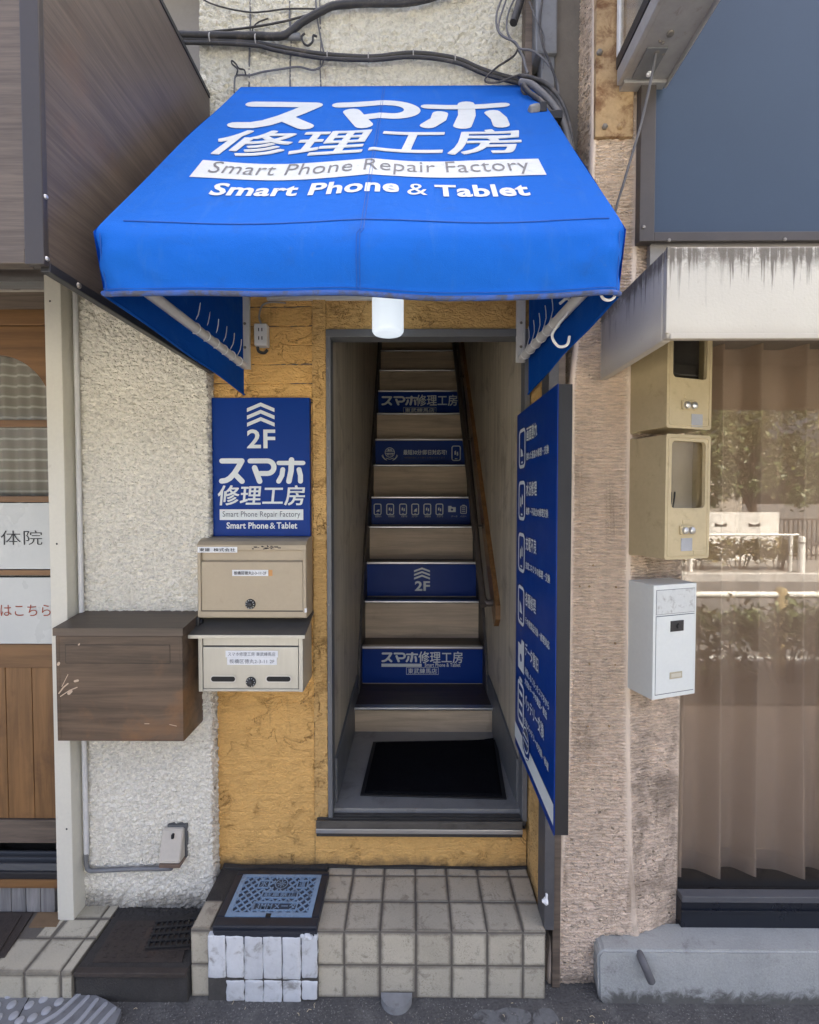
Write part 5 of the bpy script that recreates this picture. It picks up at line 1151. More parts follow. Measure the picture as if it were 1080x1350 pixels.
for k in range(9): b = NB(); bx(b, HX0+.011, HX0+.0155, HY0+.1, HY1-.16, HZ+.10+.022*k, HZ+.108+.022*k); part('baffle', b, M['white_metal'], hs)
p0 = WZ(866, 68, HZ); p1 = Vector((.585, 1.452, WY(812, 300, 1.452).z))
b = NB(); tube(b, [p0+Vector((0,0,.02)), p0, p0.lerp(p1, .35)+Vector((.004,0,-.01)), p0.lerp(p1, .7), p1, p1+Vector((-.01,.005,-.3))], .0036, 8, 8); single('sign_cable', b, M['cable_grey'], 'grey cable running from the projecting sign down the pillar', 'cable', smooth=60)

# electricity meter boxes and white mailbox on the angled side of the pillar
ANG = math.atan2(1.535-YP, .848-.652); PO = (.650, YP-.001)
def zat(px, py, Y): return WY(px, py, Y).z
def meter_box(z0, z1, wz0, wz1, label, kind):
    W, Dp = .156, .134
    t = thing('meter_box', label, 'meter box', (PO[0], PO[1], z0), ANG, 'electricity meter boxes on the pillar', True)
    H = z1-z0; a0, a1 = wz0-z0, wz1-z0
    b = NB(); bx(b, 0, .004, -Dp+.004, .004, 0, H, .001); part('side', b, M['meter'], t)
    b = NB(); bx(b, W-.004, W, -Dp+.004, .004, 0, H, .001); part('side', b, M['meter'], t)
    b = NB(); bx(b, .0045, W-.0045, -Dp+.004, .004, 0.0005, .004, .001); part('bottom', b, M['meter'], t)
    b = NB(); bx(b, .0045, W-.0045, -Dp+.004, .004, H-.004, H-.0005, .001); part('top', b, M['meter'], t)
    b = NB(); bx(b, .001, .0275, -.018, .003, -.003, H+.003, .002); part('back_flange', b, M['meter'], t)
    b = NB(); bx(b, .0045, W-.0045, (-.012 if kind == 0 else -.085), .0, .0045, H-.0045); part('back', b, M['meter_in'], t)
    # cover: a frame round the window with rounded inner corners
    b = NB(); out = round_rect(-.002, -.002, W+.002, H+.002, .008)[:-1]; inn = round_rect(.018, a0, W-.016, min(a1, H-.014), .012)[:-1]
    for yy, flipf in ((-Dp-.004, 1), (-Dp+.006, -1)):
        vo = [b.verts.new((x, yy, z)) for x, z in out]; vi = [b.verts.new((x, yy, z)) for x, z in inn]
        for k in range(20):
            q = (vo[k], vo[(k+1) % 20], vi[(k+1) % 20], vi[k]); b.faces.new(q if flipf > 0 else q[::-1])
        if flipf > 0: fo, fi = vo, vi
    for k in range(20): b.faces.new((fo[(k+1) % 20], fo[k], vo[k], vo[(k+1) % 20])); b.faces.new((fi[k], fi[(k+1) % 20], vi[(k+1) % 20], vi[k]))
    cv = part('cover', b, M['meter'], t, 40)
    rim = [(x, z) for x, z in round_rect(.007, .007, W-.007, H-.007, .006)]; bb = NB(); tube(bb, [(x, -Dp-.004, z) for x, z in rim], .0018, 6, 0); part('cover_bead', bb, M['meter'], cv, 40)
    b = NB(); bx(b, .012, W-.012, -Dp+.009, -Dp+.011, a0-.006, min(a1+.006, H-.008)); part('window_pane', b, M['clear_panel'], t)
    if kind == 0:
        b = NB(); bx(b, .020, W-.018, -Dp+.02, -.02, a0+.004, H-.012, .004); part('meter_body', b, M['plastic_black'], t)
        b = NB(); bx(b, .030, W-.03, -Dp+.013, -Dp+.022, a0+.012, a0+.045, .004); part('terminal_cover', b, M['plastic_black'], t)
    else:
        b = NB(); bx(b, .006, .026, -.115, -.086, .06, H-.01, .003); part('inner_post', b, M['meter_in'], t)
        for k, dx in enumerate((.05, .062, .072)): b = NB(); tube(b, [(dx, -.09, a0-.01), (dx-.004, -.10, a0+.02), (dx+.004*(k-1), -.095, a0+.045)], .0022, 6, 5); part('wire', b, M['cable'], t)
        b = NB(); tube(b, [(.034, -.09, a1-.03), (.036, -.10, a0+.06), (.032, -.10, a0+.02), (.040, -.11, a0+.004)], .003, 6, 6); part('wire', b, M['cable'], t)
    lz = a0-.062 if kind else a0-.075
    b = NB(); bx(b, .048, .100, -Dp-.010, -Dp-.004, lz-.012, lz+.014, .005, 3); lt = part('latch', b, M['meter'], t)
    for dx in (.062, .086): b = NB(); lathe(b, [(.0105,0),(.009,.006),(.003,.009)], 14, Matrix.Translation((dx, -Dp-.010, lz)) @ Matrix.Rotation(math.pi/2, 4, 'X')); part('latch_screw', b, M['alu'], lt, 40)
    b = NB(); bx(b, .060, .086, -Dp-.006, -Dp-.0035, lz+.018, lz+.03, .002); part('latch_tab', b, M['meter'], t)
    x0 = .085 if kind == 0 else .055; b = NB(); bx(b, x0, x0+.040, -Dp-.0052, -Dp-.0035, lz-.058, lz-.022); part('grey_sticker', b, M['tactile_dot'], t)
    b = NB(); bx(b, .10, .135, -Dp-.0050, -Dp-.0035, .010, .020, .001); part('embossed_mark', b, M['meter'], t)
Yq = 1.345
meter_box(zat(875,563,Yq), 2.02, zat(875,497,Yq), 1.985, 'upper cream meter box with a dark meter behind its window, under the canopy', 0)
meter_box(zat(875,737,Yq), zat(875,573,Yq), zat(875,670,Yq), zat(875,581,Yq), 'lower cream meter box with an empty window, above the white mailbox', 1)
z0, z1 = zat(861,923,1.378), zat(861,772,1.378); W, Dp, H = .158, .098, z1-z0
t = thing('white_mailbox', 'tall white steel mailbox on the pillar below the cream meter boxes', 'mailbox', (PO[0]+.002, PO[1], z0), ANG, None, True)
b = NB(); bx(b, 0, W, -Dp, .006, 0, H, .002); part('shell', b, M['white_box'], t)
b = NB(); bx(b, .010, W-.008, -Dp-.0015, -Dp+.002, H*.745, H*.955, .001); part('letter_flap', b, M['grime_slot'], t)
b = NB(); bx(b, .009, W-.007, -Dp-.0006, -Dp+.001, H*.742, H*.958); part('flap_gap', b, M['text_grey'], t)
b = NB(); bx(b, .010, W-.008, -Dp-.0018, -Dp+.002, H*.045, H*.725, .001); part('door', b, M['white_box'], t)
b = NB(); bx(b, .009, W-.007, -Dp-.0006, -Dp+.001, H*.038, H*.731); part('door_gap', b, M['text_grey'], t)
b = NB(); bx(b, .060, .108, -Dp-.004, -Dp-.001, H*.585, H*.680, .002); lk = part('lock', b, M['plastic_black'], t)
b = NB(); lathe(b, [(.008,0),(.007,.004)], 14, Matrix.Translation((.088, -Dp-.004, H*.632)) @ Matrix.Rotation(math.pi/2, 4, 'X')); part('knob', b, M['black_metal'], lk, 40)
b = NB(); bx(b, .060, .106, -Dp-.0030, -Dp-.001, H*.165, H*.225, .001); part('name_plate', b, mat('name_plate_tan', (.42,.38,.27), .5), t)
b = NB(); bx(b, .065, .101, -Dp-.0036, -Dp-.0025, H*.180, H*.212); part('name_card', b, mat('name_card', (.55,.52,.42), .6), t)

# shop window and curtain
YG = 1.532; WX0 = .846; WX1 = 2.9
wn = thing('shop_window', 'wide shop window with a grey bottom rail over a black base', 'window', (1.6, YG, .14))
b = NB(); bx(b, WX0, WX1, 1.500, 1.56, .10, .236, .002); part('base_panel', b, M['window_base'], wn)
b = NB(); bx(b, WX0, WX1, 1.494, 1.4995, .205, .212, .001); part('base_line', b, M['window_base'], wn)
b = NB(); bx(b, WX0, WX1, 1.496, 1.528, .2365, .256, .002); part('bottom_rail', b, M['window_frame'], wn)
b = NB(); bx(b, WX0+.001, WX1, 1.529, 1.95, .06, .07, .001); bx(b, WX0+.001, WX1, 1.529, 1.534, .07, .2435); part('inner_sill', b, M['black_metal'], wn)
b = NB(); bx(b, WX0, WX1, YG-.003, YG+.003, .2445, 2.10); part('pane', b, M['glass'], wn)
b = NB(); bx(b, WX0, WX1, 1.51, 1.75, 2.101, 2.14, .002); part('head', b, M['window_frame'], wn)
b = NB(); bx(b, WX0, WX0+.006, 1.536, 1.75, .245, 2.10); part('side_frame', b, M['post'], wn)
b = NB(); bx(b, WX0, 3.2, 2.2, 2.22, 0, 2.3); part('room_back', b, M['far_wall'], wn)
xs = np.arange(WX0+.012, 2.85, .0045); zz = np.linspace(.226, 2.09, 60); P = np.zeros((len(zz), len(xs), 3))
ridges = [.905, 1.035, 1.155, 1.315]
while ridges[-1] < 2.9: ridges.append(ridges[-1]+random.uniform(.12, .165))
for jx, x in enumerate(xs):
    k = max([i for i, r_ in enumerate(ridges) if r_ <= x], default=-1); lo = ridges[k] if k >= 0 else ridges[0]-.13; hi = ridges[k+1] if k+1 < len(ridges) else lo+.14
    prof = 0.
    for i, r_ in enumerate(ridges):
        if i % 2 == 0: prof = max(prof, math.exp(-((x-r_)/.017)**2))                       # soft round fold
        elif x <= r_: prof = max(prof, math.exp(-((x-r_)/.024)**2))                        # fold that ends in a sharp edge
        else: prof = max(prof, max(0, 1-(x-r_)/.010)**.7)
    for i, z in enumerate(zz):
        hgt = (z-zz[0])/(zz[-1]-zz[0]); lean = .012*math.sin(3*hgt+k)*(1-hgt)
        P[i,jx] = (x+lean*.5, 1.700-.092*prof*(.75+.25*(1-hgt))+.006*math.sin(23*x+2*z), z-(.034*(1-prof)*max(0, 1-hgt*6)))
cu = thing('curtain', 'taupe pleated curtain hanging behind the shop window', 'curtain', (1.6, 1.64, .2)); link('cloth', sheet_mesh('cloth', P), M['curtain'], cu)
b = NB(); tube(b, [Vector(P[2,k])+Vector((0,-.002,0)) for k in range(len(xs))], .0012, 5, 0); part('hem_stitching', b, M['curtain'], cu)
# concrete kerb under the window
def kerb_material():
    t = T('grimy_kerb_concrete'); z = t.xyz()[2]; f = t.math('MULTIPLY_ADD', t.noise(6, 5, .65), .5, c=.75); f = t.math('ADD', f, t.math('MULTIPLY_ADD', t.noise(170, 3, .7), .5, c=-.25)); c = t.scale((.375,.385,.365), f)
    zz_ = t.math('ADD', z, t.math('MULTIPLY_ADD', t.noise(22, 5, .7, .6), .12, c=-.06))
    c = t.mix(t.math('MULTIPLY', t.ramp(zz_, .045, .01), .85), c, (.07,.065,.055)); c = t.mix(t.math('MULTIPLY', t.ramp(t.noise(15, 6, .7, .5), .55, .72), .5), c, (.17,.16,.15))
    t.bump(t.math('ADD', t.noise(150, 4, .7), t.noise(40, 3)), .5, .004); return t.set(c, .88)

b = NB(); x0 = WZ(790, 1325, 0).x; prism(b, [(x0+.012, 0), (3.2, 0), (3.2, .163), (x0+.014, .163), (x0, .147), (x0, .02)], lambda x, z: (x, 1.410+(.0 if z < .1 else .010), z-.01), lambda x, z: (x+.012, 1.52, z-.01)); bmesh.ops.bevel(b, geom=b.edges[:], offset=.007, segments=3, affect='EDGES')
single('window_kerb', b, kerb_material(), 'rough grey concrete kerb under the shop window and against the pillar foot', 'kerb', smooth=40)

# ================================================================== PIPES AND CABLES ABOVE
dp = thing('downpipe', 'grey square metal downpipe beside the pillar above the awning', 'downpipe', (.45, 1.6, 2.7))
q0, q1 = WY(706, 70, 1.58), WY(735, 70, 1.58)
b = NB(); bx(b, q0.x, q1.x, 1.58, 1.66, q0.z, 3.6, .006, 2); part('upper_section', b, M['galv'], dp)
b = NB(); bx(b, q0.x+.022, q1.x-.004, 1.592, 1.655, 2.3, q0.z+.01, .005); part('lower_section', b, M['galv'], dp)
b = NB(); bx(b, q0.x-.004, q1.x+.004, 1.576, 1.664, q0.z+.20, q0.z+.215, .002); part('strap', b, M['steel'], dp)
b = NB(); q = WY(697, 60, 1.63); bx(b, q.x-.012, q.x+.012, 1.625, YW-.002, 2.72, 3.6, .002); single('timber_strip', b, M['door_wood_dark'], 'dark weathered timber strip on the wall beside the downpipe', 'timber strip')
CG = 'cables fixed to the upper wall'
def cable(pts, Y, r, label, m='cable', wob=.03):
    b = NB(); P = []
    for i, p in enumerate(pts):
        yy = Y(i/(len(pts)-1)) if callable(Y) else Y; P.append(WY(p[0], p[1], yy))
    tube(b, P, r, 10, 8, wob); return single('cable', b, M[m], label, 'cable', CG, 60)
y1 = YW-.030
cable([(225,44),(241,46),(290,47),(337,47),(362,48),(378,45),(400,28),(425,14),(442,7),(480,4),(535,3),(577,-6),(640,-30),(672,-90),(680,-200)], y1, .0112, 'thick black cable rising to the right across the upper wall')
cable([(225,50),(241,52),(290,54),(337,57),(362,61),(395,67),(430,72),(490,75),(545,70),(600,77),(640,93),(690,107)], y1+.004, .0072, 'upper cable of the black pair sagging along the awning top', wob=.02)
cable([(225,55),(241,56),(290,57),(337,60),(362,66),(395,72),(430,77),(490,79),(545,75),(600,82),(640,98),(688,111)], y1-.004, .0058, 'lower cable of the black pair sagging along the awning top', wob=.02)
cable([(262,-6),(275,3),(300,11),(330,16),(350,15),(380,11.5),(420,11.5),(455,11),(490,7)], YW-.02, .0024, 'thin black wire sagging across the top of the upper wall')
cable([(262,44),(285,41),(330,36),(370,29),(405,20),(428,13)], YW-.024, .0032, 'thin straight cable slanting up to join the thick cable')
cable([(333,44),(334,36),(341,29),(354,24)], YW-.018, .0022, 'short stub of cable curling up from the thick cable')
cable([(309,122),(310,102),(316,99),(330,99),(345,95),(370,91),(393,88),(413,92),(424,86),(427,72),(423,50),(418,22),(416,-8)], YW-.02, .0030, 'thin dark wire looping up from the awning corner', 'cable_grey')
cable([(312,98),(313,91),(306,84),(306,80),(311,84),(315,90),(322,92),(324,98)], YW-.026, .0026, 'small twisted wire loop above the awning left corner')
cable([(402,44),(398,48),(400,56),(406,60),(412,55),(413,47),(418,48)], YW-.024, .0034, 'small curled wire hook beside the cable conduit end')
cable([(372,47),(384,48.5),(396,48.5)], YW-.022, .0105, 'cut end of a grey conduit on the upper wall', 'galv', 0)
yc = lambda a, b_: (lambda t_: a+(b_-a)*t_)
cable([(670,-8),(659,25),(658,42),(668,50),(680,56),(686,64),(700,66),(715,76),(728,92),(735,110),(737,128),(738,150)], yc(1.62, 1.52), .0030, 'grey wire arching down past the downpipe', 'cable_grey')
cable([(682,-8),(672,12),(668,32),(671,47),(682,60)], yc(1.63, 1.60), .0030, 'grey wire dropping from the top beside the timber strip', 'cable_grey')
cable([(684,62),(677,74),(656,88),(641,102),(642,108),(658,108),(680,100),(694,97)], yc(1.60, 1.575), .0030, 'black wire loop over the right end of the awning top')
cable([(684,66),(690,76),(693,88),(696,97)], yc(1.60, 1.57), .0042, 'short grey cable joining the bundle above the awning', 'cable_grey')
cable([(686,108),(700,111),(712,120),(725,133),(738,152),(747,176),(752,200),(757,222),(760,260)], yc(1.58, 1.42), .0100, 'thick grey cable bending down beside the awning right edge', 'cable_grey', .02)
cable([(688,104),(704,107),(718,116),(732,131),(742,150),(748,172),(751,200),(753,240)], yc(1.60, 1.45), .0092, 'thick black cable bending down behind the grey one', 'cable', .02)
cable([(700,126),(716,138),(730,156),(737,180),(742,215)], yc(1.54, 1.42), .0042, 'thin black wire under the bent cable bundle')
cable([(684,100),(700,102),(722,112),(738,130),(748,152),(754,180),(757,215)], yc(1.585, 1.46), .0062, 'outer black cable of the bundle beside the pillar')
cable([(690,112),(698,122),(712,132),(724,146),(733,166),(740,196),(744,230)], yc(1.56, 1.42), .0072, 'inner black cable of the bundle beside the awning edge', 'cable', .04)
cable([(664,-8),(655,18),(656,38),(664,48),(676,54),(684,62)], yc(1.63, 1.60), .0034, 'leftmost grey wire hanging down beside the timber strip', 'cable_grey')
cable([(716,-8),(712,30),(716,60),(726,84),(734,112),(736,140)], yc(1.57, 1.53), .0034, 'thin black wire running down over the downpipe')
cable([(698,2),(708,28),(717,45),(718,66),(716,90)], 1.575, .0018, 'hair-thin grey wire crossing the downpipe', 'cable_grey')
cable([(692,-200),(691,-80),(690,-20),(684,8),(677,30)], 1.60, .0130, 'stubby thick black cable end hanging at the top right', 'cable', .0)
cable([(700,106),(690,108),(688,118),(694,126),(704,131),(708,124)], 1.58, .0038, 'tight black cable coil round the bundle joint')
for px, py, r in ((278, 52, .017), (338, 54, .017), (545, 72, .013), (486, 76, .0125), (600, 79, .0125), (432, 74, .0125), (693, 104, .014)):
    p = WY(px, py, y1); b = NB(); tube(b, [p+Vector((.0, r*.9*math.cos(a), r*math.sin(a))) for a in np.linspace(0, 2*math.pi, 15)], .0022, 6, 0)
    single('cable_tie', b, M['tie'], {278:'pale tie round the cables near the brown fascia box', 338:'pale tie round the cables left of centre', 545:'dark-topped tie on the cable pair above the second character', 486:'tie on the cable pair above the awning seam', 600:'tie on the cable pair near its right bend', 432:'tie on the cable pair below the wire hook', 693:'tie binding the cables by the downpipe'}[px], 'cable tie', 'cable ties on the upper wall', 60)
p = WY(704, 146, 1.455); sn = thing('light_sensor', 'weathered grey knob-shaped light sensor on a black bracket beside the cables', 'sensor', p)
b = NB(); lathe(b, [(.010,-.016),(.015,-.012),(.0165,.0),(.0165,.012),(.012,.018)], 20, Matrix.Translation(p) @ Matrix.Rotation(R(80), 4, 'Y')); part('cap', b, M['galv'], sn, 40)
b = NB(); bx(b, p.x+.014, p.x+.035, 1.44, 1.50, p.z-.012, p.z+.018, .004); tube(b, [(p.x+.02, 1.455, p.z), (p.x+.03, 1.455, p.z-.03), (p.x+.022, 1.45, p.z-.045)], .004, 6, 4); bx(b, p.x+.030, p.x+.085, 1.455, 1.49, p.z-.02, p.z+.004, .003); part('bracket', b, M['black_metal'], sn)

# ================================================================== LEFT GROUND
p = WZ(94, 1283, .10); xg0, yg0 = p.x, p.y
b = NB(); bx(b, -3.2, xg0-.003, yg0+.0055, YD+.05, -.05, .0975); struct('shop_plinth', b, M['mortar'])
pv = thing('tiled_path', 'beige tiles paving the low plinth in front of the left shop', 'tiling', (-1.2, yg0, .088))
PT2 = .1085
xc = [xg0] + [xg0-.035-PT2*k for k in range(9)]
for k in range(len(xc)-1):
    xa, xb = xc[k+1], xc[k]
    tile((xa+xb)/2, yg0+.057, .10, xb-xa-.006, .108, 0, 'tile_left', pv)
    if k < 2: tile((xa+xb)/2, yg0+.150, .10, xb-xa-.006, .066, 0, 'tile_left', pv)
    if xb > -1.10: tile((xa+xb)/2, yg0+.215, .10, xb-xa-.006, .05, 0, 'tile_left', pv)
    tile((xa+xb)/2, yg0+.003, .046, xb-xa-.006, .082, math.pi/2, 'tile_left', pv)
tile(xc[2]-.03, yg0+.150, .10, .045, .066, 0, 'tile_left', pv)
b = NB(); q = [WZ(*p_, .103) for p_ in ((-80,1262),(6,1262),(44,1203),(-60,1203))]; prism(b, [(p_.x, p_.y) for p_ in q], lambda x, y: (x, y, .095), lambda x, y: (x, y, .104)); ip = thing('iron_cover', 'flat rusty iron cover plate set in the plinth by the left shop door', 'cover plate', (q[0].x, q[0].y, .095)); part('plate', b, M['iron'], ip)
for a, c_ in ((.12,.20),(.80,.88)):
    b = NB(); prism(b, [(a,.1),(c_,.1),(c_,.9),(a,.9)], lambda u, v: q[0].lerp(q[1], u).lerp(q[3].lerp(q[2], u), v)+Vector((0,0,.0012)), lambda u, v: q[0].lerp(q[1], u).lerp(q[3].lerp(q[2], u), v)+Vector((0,0,.0045))); part('rib', b, M['iron'], ip)
b = NB(); q = [WZ(*p_, .101) for p_ in ((38,1222),(74,1222),(84,1203),(50,1203))]; prism(b, [(p_.x, p_.y) for p_ in q], lambda x, y: (x, y, .09), lambda x, y: (x, y, .102)); single('rust_patch', b, mat('rusty_brown_patch', (.20,.13,.07), .8, var=.35, vs=20, bump=.4), 'rusty brown patch of plate beside the cream post foot', 'patch')
# drain box between the path and the step
dbx = thing('drain_box', 'grimy black drain box between the tiled path and the step', 'drain box', (-.84, yg0, 0))
b = NB(); bx(b, xg0+.001, XL_-.002, yg0+.012, YS-.001, -.03, .094, .004); part('body', b, M['soil'], dbx)
q = [WZ(*p_, .098) for p_ in ((122,1268),(240,1268),(254,1214),(155,1214))]
b = NB(); prism(b, [(p_.x, p_.y) for p_ in q], lambda x, y: (x, y, .09), lambda x, y: (x, y, .0985)); lid = part('lid', b, M['iron'], dbx)
b = NB(); L_ = lambda u, v: q[0].lerp(q[1], u).lerp(q[3].lerp(q[2], u), v)
for u in np.arange(.06, .95, .052):
    for v in np.arange(.10, .95, .085):
        if (int(u*100)+int(v*100)) % 2: c_ = L_(u, v); bx(b, c_.x-.005, c_.x+.005, c_.y-.0025, c_.y+.0025, .0983, .1005)
part('tread_pattern', b, M['iron'], lid, kind='stuff')
b = NB(); bx(b, xg0+.002, XL_-.003, yg0+.004, yg0+.024, .082, .0965, .003); part('front_lip', b, M['iron'], dbx)
q = [WZ(*p_, .112) for p_ in ((191,1249),(250,1246),(262,1207),(206,1212))]
gr = thing('loose_grating', 'small loose black plastic grating lying on the drain lid', 'grating', (q[0].x, q[0].y, .10))
G_ = lambda u, v, h=0: q[0].lerp(q[1], u).lerp(q[3].lerp(q[2], u), v)+Vector((0,0,h-.004))
def gbar(u0, u1, v0, v1, h0, h1): 
    b = NB(); prism(b, [(u0,v0),(u1,v0),(u1,v1),(u0,v1)], lambda u, v: G_(u, v, h0), lambda u, v: G_(u, v, h1)); return b
part('plate', gbar(0, 1, 0, 1, -.010, -.006), M['iron'], gr)
for k in range(8): part('bar', gbar(.02+.125*k, .06+.125*k, .0, 1, -.0055, 0), M['black_metal'], gr)
for k in range(5): part('cross_bar', gbar(.0, 1, .0+.23*k, .07+.23*k, -.005, .0008), M['black_metal'], gr)
# grime heaped along the wall foot
b = NB()
for i in range(240):
    x = random.uniform(-1.12, -.70); y = YS-.004-abs(random.gauss(0, .014)); s = random.uniform(.003, .010); lathe(b, [(s,0),(s*.8,s*.22),(s*.3,s*.4)], 6, Matrix.Translation((x, y, .093)) @ Matrix.Rotation(random.random()*6, 4, 'Z'))
merge(b, rough_box(-.30, .40, YW-.016, YW-.004, ZS-.002, ZS+.006, .002, .005, 3)); merge(b, rough_box(-.67, -.30, YW-.022, YW-.004, ZS-.002, ZS+.008, .002, .007, 5))
tag(link('grime', mesh_of(b, 'grime'), M['soil']), 'dark crumbly grime heaped along the foot of the walls', 'grime', kind='stuff')
# tactile paving sheet
TZ = .020; ol = [(-160,1290),(-60,1286),(0,1285),(50,1288),(100,1301),(140,1318),(160,1331),(151,1352),(132,1395),(60,1440),(-160,1440)]
tp = thing('tactile_sheet', 'worn grey tactile paving sheet with raised dots and bars at the plinth corner', 'tactile paving', (WZ(40,1330,0).x, WZ(40,1330,0).y, 0))
q = [WZ(*p_, TZ) for p_ in ol]; b = NB(); prism(b, [(p_.x, p_.y) for p_ in q], lambda x, y: (x, y, .0), lambda x, y: (x, y, TZ)); part('sheet', b, M['tactile'], tp)
z2 = lambda x, y: WZ(x/3.857, 1180+y/3.857, TZ)
dots = [(40,455),(128,452),(50,508),(60,560),(-40,460),(-30,515),(-20,568),(-10,625),(70,615),(212,458),(295,478),(355,497),(222,530),(300,545),(148,562),(235,590),(165,625),(100,640),(30,690),(100,710)]
bb = NB(); lathe(bb, [(.0125,0),(.0115,.003),(.009,.0045)], 16); dm = mesh_of(bb, 'dot', 40); dm.materials.append(M['tactile_dot'])
for x, y in dots:
    p = z2(x, y); o = bpy.data.objects.new('dot', dm); COL.objects.link(o); o.parent = tp; o.location = Vector((p.x, p.y, TZ-.0002))-Vector(tp.location)
for pts in (((400,510),(300,600),(210,656),(100,715)), ((445,525),(350,620),(290,665),(180,730)), ((490,540),(400,650),(320,710)), ((535,560),(450,650),(380,720)), ((580,585),(520,650),(460,720))):
    b = NB(); P = smooth_path([z2(*p_) for p_ in pts], 6); V, Fc = [], []; capsule([(p_.x, p_.y) for p_ in P], .0125, V, Fc, 7)
    lo = [b.verts.new((v[0], v[1], TZ+.004)) for v in V]; 
    for f_ in Fc: b.faces.new([lo[i] for i in f_])
    r_ = bmesh.ops.extrude_face_region(b, geom=b.faces[:]); bmesh.ops.translate(b, verts=[v for v in r_['geom'] if isinstance(v, bmesh.types.BMVert)], vec=(0,0,-.0042)); bmesh.ops.recalc_face_normals(b, faces=b.faces[:]); part('bar', b, M['tactile_dot'], tp)
b = NB(); a, c_ = z2(205,415), z2(30,740); tube(b, [a+Vector((0,0,.0002)), c_+Vector((0,0,.0002))], .0016, 5, 0); part('joint', b, M['dark_void'], tp)
# cement smears and litter on the asphalt
for ol, lb in (([(622,1339),(634,1330),(655,1331),(668,1327),(690,1330),(700,1336),(695,1348),(660,1352),(640,1348)], 'long pale cement smear on the asphalt before the step'), ([(705,1332),(716,1328),(728,1330),(738,1345),(735,1360),(708,1362),(702,1345)], 'rounded pale cement smear on the asphalt near the pillar foot')):
    q = [WZ(*p_, .004) for p_ in ol]; q = smooth_path(q+[q[0]], 3)[:-1]; b = NB(); prism(b, [(p_.x, p_.y) for p_ in q], lambda x, y: (x, y, -.004), lambda x, y: (x, y, .0015)); single('cement_smear', b, mat('worn_cement', (.15,.152,.152), .9, var=.35, vs=30, fine=.2, bump=.5, bs=160, bd=.003, dirt=((.055,.054,.052), .95, 34, .46)), lb, 'cement smear', 'cement smears on the asphalt')
b = NB()
for i in range(520):
    x = random.uniform(-.95, .75); y = random.choice((random.gauss(1.36, .03), random.uniform(1.28, 1.415))); s = random.uniform(.0008, .0024)
    if y > 1.412: continue
    bx(b, -s, s, -s*.6, s*.6, 0, s*.7, 0, M=Matrix.Translation((x, y, .0004)) @ Matrix.Rotation(random.random()*6.28, 4, 'Z') @ Matrix.Rotation(random.uniform(-.5,.5), 4, 'X'))
tag(link('litter', mesh_of(b, 'litter'), mat('pale_grit', (.19,.18,.165), .9, var=.6, vs=60)), 'pale grit and crumbs scattered on the asphalt before the step', 'grit', kind='stuff')
b = NB()
for i in range(34):
    x = random.choice((random.uniform(-.9, .4), random.uniform(.40, .58))); y = random.uniform(1.30, 1.41); a = random.random()*6.28; l = random.uniform(.006, .016)
    tube(b, [(x, y, .003), (x+l*.5*math.cos(a), y+l*.5*math.sin(a), .005), (x+l*math.cos(a+.4), y+l*math.sin(a+.4), .003)], .0009, 4, 2)
tag(link('dry_stalks', mesh_of(b, 'dry_stalks'), mat('straw', (.50,.42,.28), .9)), 'bits of dry straw and stalks lying on the asphalt', 'straw', kind='stuff')

# ================================================================== THE STREET BEHIND (seen in the shop window)
def leaves(n, fn, s0, s1, seed):
    r = np.random.default_rng(seed); C = np.array([fn(r) for _ in range(n)]); A = r.normal(size=(n,3)); A /= np.linalg.norm(A, axis=1)[:,None]; Bv = np.cross(A, r.normal(size=(n,3))); Bv /= np.linalg.norm(Bv, axis=1)[:,None]
    S = r.uniform(s0, s1, n)[:,None]; V = np.stack([C-A*S, C+Bv*S*.42, C+A*S, C-Bv*S*.42], 1).reshape(-1, 3); me = bpy.data.meshes.new('leaves')
    me.from_pydata(V.tolist(), [], [(4*i, 4*i+1, 4*i+2, 4*i+3) for i in range(n)]); return me
def shrub(x, y, w, dp_, h, label, group, n, s, seed, m='leaf', z0=.02):
    t = thing('shrub', label, 'shrub', (x, y, z0), 0, group); r = random.Random(seed)
    cl = [(r.uniform(-w/2, w/2), r.uniform(-dp_/2, dp_/2), h*(.30+.62*r.random()**.6), r.uniform(.07, .16)*h/.6) for _ in range(38)]
    def fn(g):
        c_ = cl[g.integers(len(cl))]; return (x+c_[0]+g.normal()*c_[3]*.6, y+c_[1]+g.normal()*c_[3]*.6, z0+max(.04, c_[2]+g.normal()*c_[3]*.5))
    link('foliage', leaves(n, fn, s*.6, s*1.3, seed), M[m], t)
    b = NB()
    for k in range(9):
        a = r.uniform(-w*.4, w*.4); tube(b, [(x+a*.5, y, z0-.02), (x+a*.8, y+r.uniform(-.05,.05), z0+h*.35), (x+a*1.1, y+r.uniform(-.1,.1), z0+h*.8)], lambda t_: .012*(1-.7*t_), 6, 4)
    part('stems', b, M['bark'], t)

for k in range(6): shrub(1.45+.78*k, -.78+.05*math.sin(k*2), .80, .42, .60, ['green kerbside shrub reflected nearest the white mailbox','green kerbside shrub reflected second from the mailbox','green kerbside shrub reflected before the yellowish post','green kerbside shrub reflected past the yellowish post','green kerbside shrub farther right along the planting strip','last green kerbside shrub along the planting strip'][k], 'shrubs in the kerbside planting strip', 1500, .034, 20+k)
for k in range(4): shrub(5.0+.85*k, -7.0, .9, .4, .62, ['olive shrub across the road, at the left of the far row','olive shrub across the road, second of the far row','olive shrub across the road, third of the far row','olive shrub across the road, nearest the white bollard'][k], 'shrubs across the road', 900, .05, 40+k, 'leaf_olive')
nr = thing('pipe_barrier', 'white pipe guard rail running through the kerbside shrubs', 'guard rail', (3, -.98, .02))
b = NB(); tube(b, [(-3, -.98, .70), (9, -.98, .70)], .028, 10, 0); part('rail', b, M['rail_white'], nr, 40)
